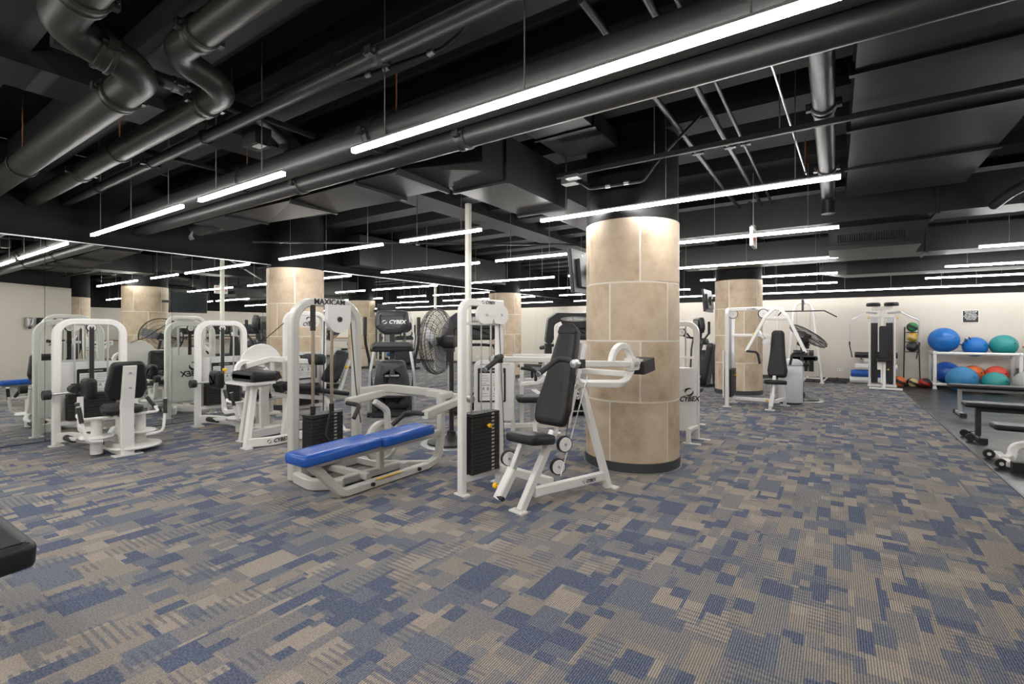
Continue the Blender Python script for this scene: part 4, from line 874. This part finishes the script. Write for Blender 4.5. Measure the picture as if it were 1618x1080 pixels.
# chest press by the second column
t = thing('chest_press', 'white chest press with overhead pivot beside the light grey bin', 'gym machine', (-.93, 9.3, 0))
tower(t, -.68, .0, .62, 1.74, True, None)
b = MB(); b.rect([(-.68, .06, 1.74), (.1, .22, 1.76)], .055, .06, Z); b.rect([(-.68, .3, .13), (.02, .3, .13)], .05, .06, Z); b.rect([(.0, .0, .01), (.04, .3, .56)], .06, .05, X)
b.rect([(.06, .2, .13), (.16, .66, .13)], .05, .06, Z); b.rect([(.17, .7, .01), (.04, .5, 1.74)], .06, .05, X); b.rect([(-.68, .55, 1.28), (.12, .55, 1.28)], .04, .05, Z); feet(b, [(0, 0), (.17, .72)], .15, .08); b.build('frame', 'white', t)
b = MB(); b.rect([(-.02, .2, 1.74), (.2, .2, 1.74)], .07, .06, Z); pv = b.build('pivot_bar', 'white', t)
for s in (-1, 1):
    b = MB(); b.rect([(.09+s*.05, .16, 1.74), (.09+s*.17, .06, 1.6), (.09+s*.44, -.16, 1.0)], .05, .055, Y, .15, 5); ar = b.build('press_arm', 'white', t)
    grip('handle', [(.09+s*.43, -.17, 1.01), (.09+s*.28, -.19, 1.0), (.09+s*.25, -.2, .96), (.09+s*.22, -.2, .80)], .02, ar, caps=None)
b = MB(); b.rect([(-.1, .06, 1.57), (.28, .06, 1.57)], .045, .05, Z); b.build('arm_brace', 'white', t)
pulley((-.6, .1, 1.66), (.2, -1, 0), .085, t); pulley((-.12, .16, 1.66), (.2, -1, 0), .085, t)
seat_unit(t, .08, .05, .44, .84, .17, .14)
b = MB(); b.rect([(-.22, .4, 1.36), (-.12, .3, 1.22)], .05, .05, Y); b.lathe([(0, 0), (.06, .0), (.07, .05), (.05, .09), (0, .09)], (-.08, .26, 1.12), seg=14); b.build('range_lever', 'white', t); knob((-.26, .4, 1.3), (-1, 0, 0), t)
logo(fr((-.3, .10, 1.742), V((.78, .16, .02)), (0, 0, 1)), .034, t)
# machine with curved shroud behind the near column
t = thing('row_machine', 'white machine with a rounded lettered shroud behind the near stone column', 'gym machine', (-1.87, 6.62, 0), -90)
b = MB(); b.rect([(.30, -.1, .01), (.30, -.1, 1.45), (.30, .42, 1.45), (.30, .42, .01)], .065, .06, X, .12, 6); b.rect([(.30, -.1, 1.02), (.30, .42, 1.02)], .03, .03, Z); b.rect([(.62, .40, .01), (.62, .40, .16), (.3, .42, .16)], .05, .05, Y); feet(b, [(.62, .44), (.30, .48)], .05, .2); b.rect([(.30, .16, .1), (-.7, .16, .1)], .06, .07, Z); b.rect([(-.6, .16, .02), (-.6, .16, .62)], .06, .06, X); feet(b, [(-.7, .16)], .1, .3); b.build('frame', 'white', t)
b = MB(); n = 14; A = [-PI*.5+PI*k/n for k in range(n+1)]; pr = [(.36+.20*math.cos(a), .16+.27*math.sin(a)) for a in A]; b.prism(pr, .13, .90, sm=True); sh = b.build('shroud', 'shield', t)
a = .9; logo(fr((.36+.20*math.cos(a)+.008, .16+.27*math.sin(a)+.004, .52), V((-.20*math.sin(a), .27*math.cos(a), 0)), (0, 0, 1)), .085, sh, stacked=True)
rods('guide_rod', [(.28, .04), (.28, .28)], .9, 1.42, .009, 'steel', t); pulley((.28, .24, 1.34), (1, -.2, 0), .05, t); cable([(.28, .16, 1.36), (.25, .2, 1.0)], t, .005)
seat_unit(t, -.55, .05, .5, .6, .15)
# chest press behind the shoulder press
t = thing('chest_press', 'white press machine with a black-edged placard behind the shoulder press', 'gym machine', (-3.2, 5.4, 0), 38)
b = MB(); b.rect([(-.82, .06, .01), (-.82, .06, .95), (-.34, .06, .95), (-.34, .06, .01)], .055, .06, Y, .06, 6); b.rect([(-.58, .06, .12), (.24, .06, .12)], .05, .06, Z); b.rect([(-.06, -.05, .01), (-.06, .1, .45)], .06, .05, X); b.rect([(.24, .1, .01), (.24, .1, 1.42), (.30, .16, 1.45)], .055, .06, Y, .05, 5); b.rect([(-.34, .1, 1.02), (.24, .1, 1.02)], .06, .07, Z); b.rect([(-.22, .1, 1.0), (-.22, .1, .01)], .045, .05, X); feet(b, [(-.82, .06), (-.34, .06), (.24, .1), (-.06, -.05), (-.2, .1)], .11, .09); b.build('frame', 'white', t)
b = MB(); b.M = fr((-.58, .0, .56), (1, 0, 0), (0, 0, 1)); b.prism(rrect(.5, .72, .03), -.012, .012); b.build('shield', 'shield', t); placard(fr((-.62, -.016, .66), (1, 0, 0), (0, 0, 1)), .36, .44, 'CHEST PRESS', t)
rods('guide_rod', [(-.66, .08), (-.5, .08)], 0.15, .93, .009, 'steel', t)
for y in (-.1, .3):
    b = MB(); b.rect([(.10, .1+(y-.1)*.3, 1.0), (.09, y, .80), (.0, y, .70), (-.25, y, .68)], .05, .05, Y, .14, 6); ar = b.build('press_arm', 'white', t)
    grip('handle', [(-.06, y, .69), (-.06, y-.02, .82), (-.08, y-.04, .86), (-.26, y-.08, .89)], .02, ar)
b = MB(); b.cyl((-.02, -.06, .96), (.03, -.06, .96), .028, 12); b.build('stop_bumper', 'rub', t)
b = MB(); b.pad(rrect(.36, .34, .06), .07, .02, fr((-.12, -.02, .45), X, Y), .006); b.build('seat', 'vinyl', t); b = MB(); b.rect([(-.1, -.05, .2), (-.1, -.05, .45)], .05, .05, X); b.build('seat_post', 'steel', t); knob((-.02, -.12, .2), (.3, -1, 0), t)
# lat pulldown by the far wall
t = thing('lat_pulldown', 'white lat pulldown with wide black bar standing by the far wall', 'gym machine', (-.65, 14.75, 0))
b = MB(); b.tube([(-.42, .1, .01), (-.28, .1, 1.9), (-.2, .1, 2.1), (.08, .1, 2.1), (.16, .1, 1.9), (.36, .1, .01)], .032, 12, .15, 6); b.tube([(-.42, .1, .12), (.36, .1, .12)], .025, 10); b.rect([(-.04, .1, 2.08), (-.04, -.5, 2.12)], .05, .06, X); b.rect([(-.04, .1, .1), (-.04, -.7, .1)], .06, .05, Z); feet(b, [(-.42, .1), (.36, .1)], .1, .3); b.build('frame', 'white', t)
rods('guide_rod', [(-.2, .05), (.1, .05)], .3, 1.95, .01, 'steel', t); stack(t, (-.05, .05), .46, .12, .3, .85, 12, None, 1, (0, -1))
b = MB(); b.tube([(-.62, -.5, 1.72), (-.5, -.5, 1.86), (.42, -.5, 1.86), (.68, -.5, 1.70)], .016, 10, .06); b.build('pull_bar', 'black', t)
b = MB(); b.box((-.04, -.5, 2.0), (.05, .03, .3)); b.build('pulley_block', 'black', t); cable([(-.04, -.5, 2.1), (-.04, -.5, 1.87)], t)
b = MB(); b.pad(rrect(.6, .12, .05), .12, .04, fr((-.02, -.3, .66), (1, 0, 0), (0, 0, 1))); b.build('thigh_pad', 'vinyl', t); b = MB(); b.pad(rrect(.3, .4, .06), .07, .02, fr((-.04, -.55, .47), X, Y)); b.build('seat', 'vinyl', t); b = MB(); b.rect([(-.04, -.5, .1), (-.04, -.5, .47)], .06, .06, X); b.rect([(-.04, -.25, .1), (-.04, -.28, .66)], .05, .05, X); b.build('seat_post', 'white', t)

# dual pulley trainer
t = thing('cable_trainer', 'grey twin-arm cable trainer with black seat against the far wall', 'gym machine', (.93, 14.62, 0)); t.scale = (.66, 1, 1)
for s in (-1, 1):
    b = MB(); b.rect([(s*.36, .0, .02), (s*.36, .0, 1.66)], .06, .12, Y); b.build('side_upright', 'white', t)
    b = MB(); b.box((s*.22, .02, .83), (.2, .05, 1.46)); b.build('tower_cover', 'black', t); b = MB(); b.box((s*.22, -.01, 1.62), (.2, .06, .14)); b.build('cover_cap', 'ballsky' if 0 else 'galv', t)
    b = MB(); b.lathe([(0, .0), (.2, .0), (.22, .03), (.2, .08), (0, .08)], (s*.26, -.1, 1.95), seg=28); b.build('top_pulley', 'black', t)
    b = MB(); b.rect([(s*.16, -.1, 1.78), (s*.5, -.25, 1.80), (s*.98, -.4, 1.6), (s*.98, -.4, 1.1)], .045, .055, Y, .06, 5); a = b.build('swing_arm', 'silver', t)
    b = MB(); b.box((s*.98, -.4, 1.06), (.05, .05, .08)); b.build('arm_end', 'black', a)
    grip('strap_handle', [(s*.98, -.4, 1.02), (s*.96, -.41, .94), (s*.90, -.42, .72)], .018, a, caps=None)
    knob((s*.42, -.27, 1.7), (0, -.3, -1), a)
b = MB(); b.rect([(-.36, -.02, 1.70), (.36, -.02, 1.70)], .06, .06, Z); b.rect([(-.3, -.1, 1.90), (.3, -.1, 1.90)], .06, .08, Z); b.rect([(0, -.08, .1), (0, -.08, 1.9)], .09, .07, Y); b.rect([(-.42, 0, .04), (.42, 0, .04)], .1, .06, Z); b.rect([(-.42, -.62, .03), (.5, -.68, .03)], .09, .04, Z); b.rect([(0, -.65, .04), (0, -.0, .04)], .07, .05, Z); b.rect([(.02, -.45, .04), (.02, -.4, .62)], .1, .08, X); b.box((-.1, -.42, .55), (.14, .1, .2)); b.build('frame', 'white', t)
b = MB(); b.pad(rrect(.26, .78, .04), .08, .02, fr((.02, -.3, 1.08), (1, 0, 0), (0, .05, 1))); b.build('backrest', 'vinyl', t); b = MB(); b.pad(rrect(.42, .3, .05), .08, .02, fr((.02, -.45, .64), X, Y)); b.build('seat', 'vinyl', t); knob((.1, -.44, .46), (1, 0, 0), t)
stack(t, (-.1, .0), .2, .1, .3, .85, 8, None, 0)

# foam rollers stacked behind the trainer
for k, (x, z, r, m, lb) in enumerate(((.71, .09, .085, 'foamw', 'white foam roller lying on the floor behind the trainer'), (.77, .26, .085, 'foamb', 'blue marbled foam roller stacked behind the trainer'), (.85, .43, .085, 'foamw', 'upper white foam roller resting on the blue roller behind the trainer'), (.85, .74, .075, 'black', 'black foam roller in the wall bracket behind the trainer'), (.9, .585, .065, 'foamw', 'short white foam roller just under the black roller'))):
    L = (.8, .87, .87, .87, .6)[k]; b = MB(); R = Matrix.Rotation(PI/2, 3, 'Y')
    b.lathe([(r*.35, -L/2), (r*.94, -L/2), (r, -L/2+.012), (r, L/2-.012), (r*.94, L/2), (r*.35, L/2), (r*.35, -L/2)], (0, 0, 0), R, 24); o = single(b, 'foam_roller', m, lb, 'foam roller', 'foam rollers behind the trainer'); o.location = (x, 15.36, z)
s = thing('roller_bracket', 'small dark wall brackets holding the black foam roller', 'bracket', (.85, 15.5, .62))
for x in (-.3, .37): b = MB(); b.rect([(x, .04, .02), (x, -.24, .02), (x, -.24, .1)], .03, .02, X); b.build('arm', 'black', s)

# medicine ball stand
t = thing('ball_stand', 'black metal medicine ball stand at the far wall', 'rack', (1.56, 15.2, 0))
b = MB(); b.tube([(-.16, .12, .01), (-.13, .18, 1.45)], .014, 8); b.tube([(.16, .12, .01), (.13, .18, 1.45)], .014, 8); b.tube([(-.16, .12, .02), (-.15, -.12, .02), (.15, -.12, .02), (.16, .12, .02)], .014, 8, .04)
b.build('uprights', 'black', t)
for z in (.96, 1.2, 1.44): b = MB(); b.tube([(-.13, .17, z-.12), (-.1, -.02, z-.115), (.1, -.02, z-.115), (.13, .17, z-.12)], .01, 8, .03); b.build('cradle', 'black', t)
def med_ball(label, loc, r, m, m2='black'):
    t = thing('medicine_ball', label, 'medicine ball', loc); b = MB(); b.ball((0, 0, 0), r); b.build('shell', m, t)
    b = MB(); n = 22
    for tilt in (0, PI/2):
        R = Matrix.Rotation(tilt, 3, 'X') @ Matrix.Rotation(.5, 3, 'Y')
        b.lathe([(r*1.004*math.cos(q), r*1.004*math.sin(q)) for q in (-.28, -.14, 0, .14, .28)], (0, 0, 0), R, 28)
    b.build('grip_band', m2, t); return t
med_ball('green medicine ball on the top cradle of the stand', (1.56, 15.24, 1.45), .115, 'green')
med_ball('mustard medicine ball on the middle cradle of the stand', (1.56, 15.24, 1.21), .115, 'mustard', 'tan')
med_ball('black medicine ball on the lowest cradle of the stand', (1.56, 15.24, .97), .122, 'black', 'cardio')
med_ball('orange and black medicine ball on the floor by the stand', (1.28, 14.9, .132), .132, 'orange')
med_ball('tan and black medicine ball on the floor under the stand', (1.53, 14.95, .118), .115, 'tan')
med_ball('lime green medicine ball on the floor at the rack foot', (1.78, 15.25, .1), .1, 'lime', 'lime')
med_ball('red and black medicine ball in front of the lime green ball', (1.765, 14.97, .12), .12, 'black', 'red')

# exercise ball rack
t = thing('ball_rack', 'white tube rack holding large exercise balls at the far wall', 'rack', (1.92, 14.8, 0)); x0, x1 = 0, 1.42
for x in (x0, x1):
    for y in (.0, .62): b = MB(); b.cyl((x, y, .03), (x, y, .84), .035, 14); b.build('post', 'foamw', t)
b = MB()
for z in (.84, .12):
    for y in (.0, .62): b.cyl((x0, y, z), (x1, y, z), .033, 14)
    for x in (x0, x1): b.cyl((x, 0, z), (x, .62, z), .033, 14)
b.build('rails', 'foamw', t)
for x in (x0, x1):
    for y in (0, .62):
        for z in (.84, .12, .02): b = MB(); b.ball((x, y, z), .045, seg=14, rings=8); b.build('fitting', 'foamw', t)
def gym_ball(label, loc, r, m, rz=None, nubs=False):
    rz = rz or r
    t = thing('exercise_ball', label, 'exercise ball', loc, 0); b = MB(); rz = rz or r*.95; b.ball((0, 0, 0), r, r, rz, 36, 20); b.build('shell', m, t)
    b = MB(); b.lathe([(0, .006), (.018, .005), (.02, -.004)], (r*.6, -r*.75, rz*.2), fr((0, 0, 0), V((.78, .62, 0)), Z).to_3x3(), 12); b.build('valve', 'black', t)
    if nubs:
        for a, e in ((2.4, .5), (2.6, .7), (3.0, .2), (2.2, .8)):
            d = V((math.cos(a)*math.cos(e), math.sin(a)*-math.cos(e)*.3-.3, math.sin(e))).normalized(); b = MB(); p = V((d.x*r, d.y*r, d.z*rz)); b.cyl(p*.98, p+d*.07, .012, 8); b.build('nub', 'black', t)
    return t
gym_ball('largest bright blue exercise ball on top of the rack', (2.12, 15.11, 1.14), .29, 'ballblue')
gym_ball('blue exercise ball with short black nubs on the rack top', (2.66, 15.11, .99), .225, 'ballblue', None, True)
gym_ball('teal exercise ball on top of the rack', (3.13, 15.11, 1.03), .24, 'teal')
gym_ball('deep blue exercise ball inside the rack at the end', (2.17, 15.16, .38), .25, 'balldeep')
gym_ball('sky blue exercise ball leaning out of the rack front', (2.33, 14.44, .285), .28, 'ballsky')
gym_ball('orange exercise ball behind the sky blue one', (2.64, 15.22, .36), .2, 'orange')
gym_ball('teal exercise ball low at the rack front', (2.86, 14.44, .235), .232, 'teal')
gym_ball('coral red exercise ball at the back of the rack', (3.04, 15.22, .36), .2, 'ballred')
gym_ball('silver exercise ball at the rack end', (3.32, 14.12, .27), .27, 'pearl')
gym_ball('blue exercise ball beyond the rack under the wooden bar', (3.66, 15.2, .72), .2, 'ballblue')
t = thing('storage_box', 'low black box under the blue ball beyond the rack', 'box', (3.74, 15.2, 0)); b = MB(); b.box((0, 0, .24), (.6, .6, .48), ch=.02); b.build('body', 'black', t); b = MB(); b.box((0, 0, .49), (.64, .64, .03), ch=.02); b.build('lid', 'cardio', t)
for pts, lb in (([(3.5, 15.42, 1.0), (7.2, 15.42, 1.0)], 'wooden exercise bar on the far wall beyond the ball rack'), ([(7.38, 6.0, .98), (7.38, 14.8, .98)], 'wooden exercise bar along the right wall')):
    s = thing('wall_bar', lb, 'bar'); b = MB(); b.cyl(*pts, .025, 12); b.build('rail', 'wood', s); p, q = V(pts[0]), V(pts[1]); d = q-p; nrm = V((0, 1, 0)) if abs(d.x) > 1 else V((1, 0, 0))
    for k in range(4): c = p+d*(.05+.3*k); b = MB(); b.rect([c, c+nrm*.115], .03, .03, Z); b.build('bracket', 'galv', s)

# wall sign, outlets, dispensers
s = thing('wall_sign', 'dark notice with white lettering above the exercise balls', 'sign', (2.66, 15.54, 1.70)); nm = fr((0, 0, 0), X, Z)
b = MB(); b.M = fr((0, .006, 0), X, Z); b.prism(rrect(.30, .30, .01), 0, .006); b.build('backing', 'paper', s)
b = MB(); b.M = fr((0, -.001, 0), X, Z); b.prism(rrect(.27, .275, .008), 0, .004); b.build('face', 'print', s)
for k, (tx, sz) in enumerate((('HEALTH CLUB', .034), ('PLEASE PUT', .034), ('ALL WEIGHTS', .034), ('AND EQUIPMENT', .033), ('AWAY AFTER', .034), ('YOUR USE', .034))): text('lettering', tx, sz, fr((0, -.006, .112-.037*k), X, Z), 'wprint', s, .02)
for x, z, lb in ((.1, .32, 'white wall outlet beside the lat pulldown'), (-3.9, .32, 'white wall outlet in the mirror corner of the far wall')):
    s = thing('wall_outlet', lb, 'outlet', (x, 15.545, z)); b = MB(); b.M = fr((0, 0, 0), X, Z); b.prism(rrect(.12, .075, .008), -.004, .008); b.build('plate', 'paper', s)
    b = MB()
    for q in (-.028, .028): b.box((q, -.009, 0), (.03, .002, .03))
    b.build('sockets', 'pgrey', s)
nw = V((-1.85, 1.08, 0)).normalized(); tw = V((1.08, 1.85, 0)).normalized()
for k, m, lb in ((.95, 'galv', 'metal soap dispenser on the splayed wall'), (1.25, 'black', 'black towel dispenser on the splayed wall')):
    p = V((1.02, 2.55, 1.58))+tw*k+nw*.005; s = thing('dispenser', lb, 'dispenser', p); b = MB(); b.pad(rrect(.15, .26, .03), .11, .025, fr((0, 0, 0), -tw if tw.cross(Z).dot(nw) < 0 else tw, Z)); b.build('case', m, s)
    b = MB(); b.box(nw*.08+V((0, 0, -.15)), (.05, .05, .04)); b.build('spout', 'black', s)

# ------------------------------------------------------------------ benches on the rubber floor
def flat_bench(label, loc, L, ztop, deg=0, wheels=False, m='silver', white=False):
    t = thing('weight_bench', label, 'bench', loc, deg)
    b = MB(); b.pad(rrect(L, .28, .04), .06, .02, fr((L/2, 0, ztop-.06), X, Y)); b.build('pad', 'vinyl', t)
    b = MB(); b.rect([(.12, 0, ztop-.09), (L-.1, 0, ztop-.09)], .06, .05, Z); b.build('spine', m, t)
    for x in (.14, L-.2):
        b = MB(); b.rect([(x, 0, .03), (x, 0, ztop-.08)], .07, .05, X); b.rect([(x, -.25, .03), (x, .25, .03)], .06, .05, Z); lg = b.build('leg', m, t)
        for y in (-.25, .25): b = MB(); b.box((x, y, .03), (.08, .05, .06)); b.build('foot_cap', 'rub', lg)
    if wheels:
        for y in (-.16, .16): b = MB(); b.cyl((.04, y-.015, .045), (.04, y+.015, .045), .045, 16); b.build('wheel', 'rub', t)
    return t
flat_bench('flat black bench with grey frame in front of the exercise balls', (1.53, 10.5, 0), 1.35, .50)
flat_bench('long black bench with transport wheels next to the carpet edge', (1.34, 8.25, 0), 1.5, .47, 0, True, 'cardio')
flat_bench('flat black bench at the far side of the balls bench', (3.05, 10.7, 0), 1.2, .48)
t = thing('adjustable_bench', 'white-framed low bench with two wheels at the carpet edge', 'bench', (1.42, 6.75, 0))
b = MB(); b.pad(rrect(1.1, .27, .05), .06, .02, fr((.58, .72, .27), X, Y)); b.build('pad', 'vinyl', t)
b = MB(); b.rect([(.0, .05, .06), (.08, .2, .07), (.10, .25, .17), (.35, .3, .24), (.9, .35, .26)], .07, .06, Y, .14, 7); b.rect([(.0, -.12, .05), (.02, .42, .05)], .06, .05, Z); b.rect([(.9, .35, .24), (1.2, .38, .03)], .06, .06, Y); b.rect([(.5, .3, .23), (.5, .72, .26)], .06, .05, Z); b.build('frame', 'white', t)
for y in (-.1, .36): b = MB(); b.cyl((-.06, y-.018, .048), (-.06, y+.018, .048), .048, 18); wh = b.build('wheel', 'rub', t); b = MB(); b.cyl((-.06, y-.022, .048), (-.06, y+.022, .048), .018, 12); b.build('wheel_hub', 'white', wh)
b = MB(); b.box((.05, -.2, .05), (.12, .07, .1)); b.build('end_cap', 'rub', t)
# bench corner at the left edge of the view, dumbbell at the right edge
t = thing('decline_bench', 'black padded bench end beside the hip machine aisle', 'bench', (-2.84, .40, 0), 8)
b = MB(); R = fr((0, 0, .545), V((1, .02, -.2)), Y); b.pad(rrect(.62, .17, .03), .10, .02, R @ Matrix.Translation((-.02, 0, -.05))); b.build('pad', 'vinyl', t)
b = MB(); b.rect([(-.6, 0, .03), (-.22, 0, .53)], .06, .06, Y); b.rect([(-.6, -.22, .03), (-.6, .22, .03)], .06, .05, Z); b.rect([(-1.1, 0, .03), (-.6, 0, .03)], .06, .05, Z); b.rect([(-1.1, -.2, .03), (-1.1, .2, .03)], .06, .05, Z); b.build('frame', 'grey', t)
t = thing('dumbbell', 'black hex dumbbell on the floor at the splayed wall', 'dumbbell', (1.06, 4.1, .085), 60)
b = MB(); b.cyl((-.08, 0, 0), (.08, 0, 0), .016, 12); b.build('handle', 'steel', t)
for s in (-1, 1): b = MB(); b.lathe([(0, -.045), (.07, -.04), (.085, -.02), (.085, .02), (.07, .04), (0, .045)], (s*.12, 0, 0), Matrix.Rotation(PI/2, 3, 'Y'), 6, False); b.build('head', 'rub', t)
# grey bin beside the chest press
t = thing('waste_bin', 'light grey domed waste bin beside the chest press', 'bin', (-.70, 10.42, 0))
b = MB(); b.lathe([(0, .03), (.19, .03), (.2, .05), (.2, .70), (.185, .715), (0, .715)], seg=32); b.build('body', 'bin', t); b = MB(); b.lathe([(.2, .72), (.205, .735), (.19, .79), (.12, .83), (0, .84)], seg=32); b.build('dome_lid', 'bin', t); b = MB(); b.lathe([(0, 0), (.185, 0), (.185, .03), (0, .03)], seg=32); b.build('base_ring', 'black', t)
# small steps on the floor by the wall
t = thing('aerobic_rack', 'low black and white floor rack against the far wall baseboard', 'rack', (-.3, 15.2, 0))
for k in range(4): b = MB(); b.rect([(-.42+.22*k, -.14, .02), (-.32+.22*k, .12, .12)], .035, .03, Z); b.build('slat', ('white', 'black')[k % 2], t)
b = MB(); b.rect([(-.48, .12, .11), (.55, .12, .02)], .03, .03, Z); b.rect([(-.48, -.14, .015), (.55, -.14, .015)], .03, .03, Z); b.build('rail', 'black', t)
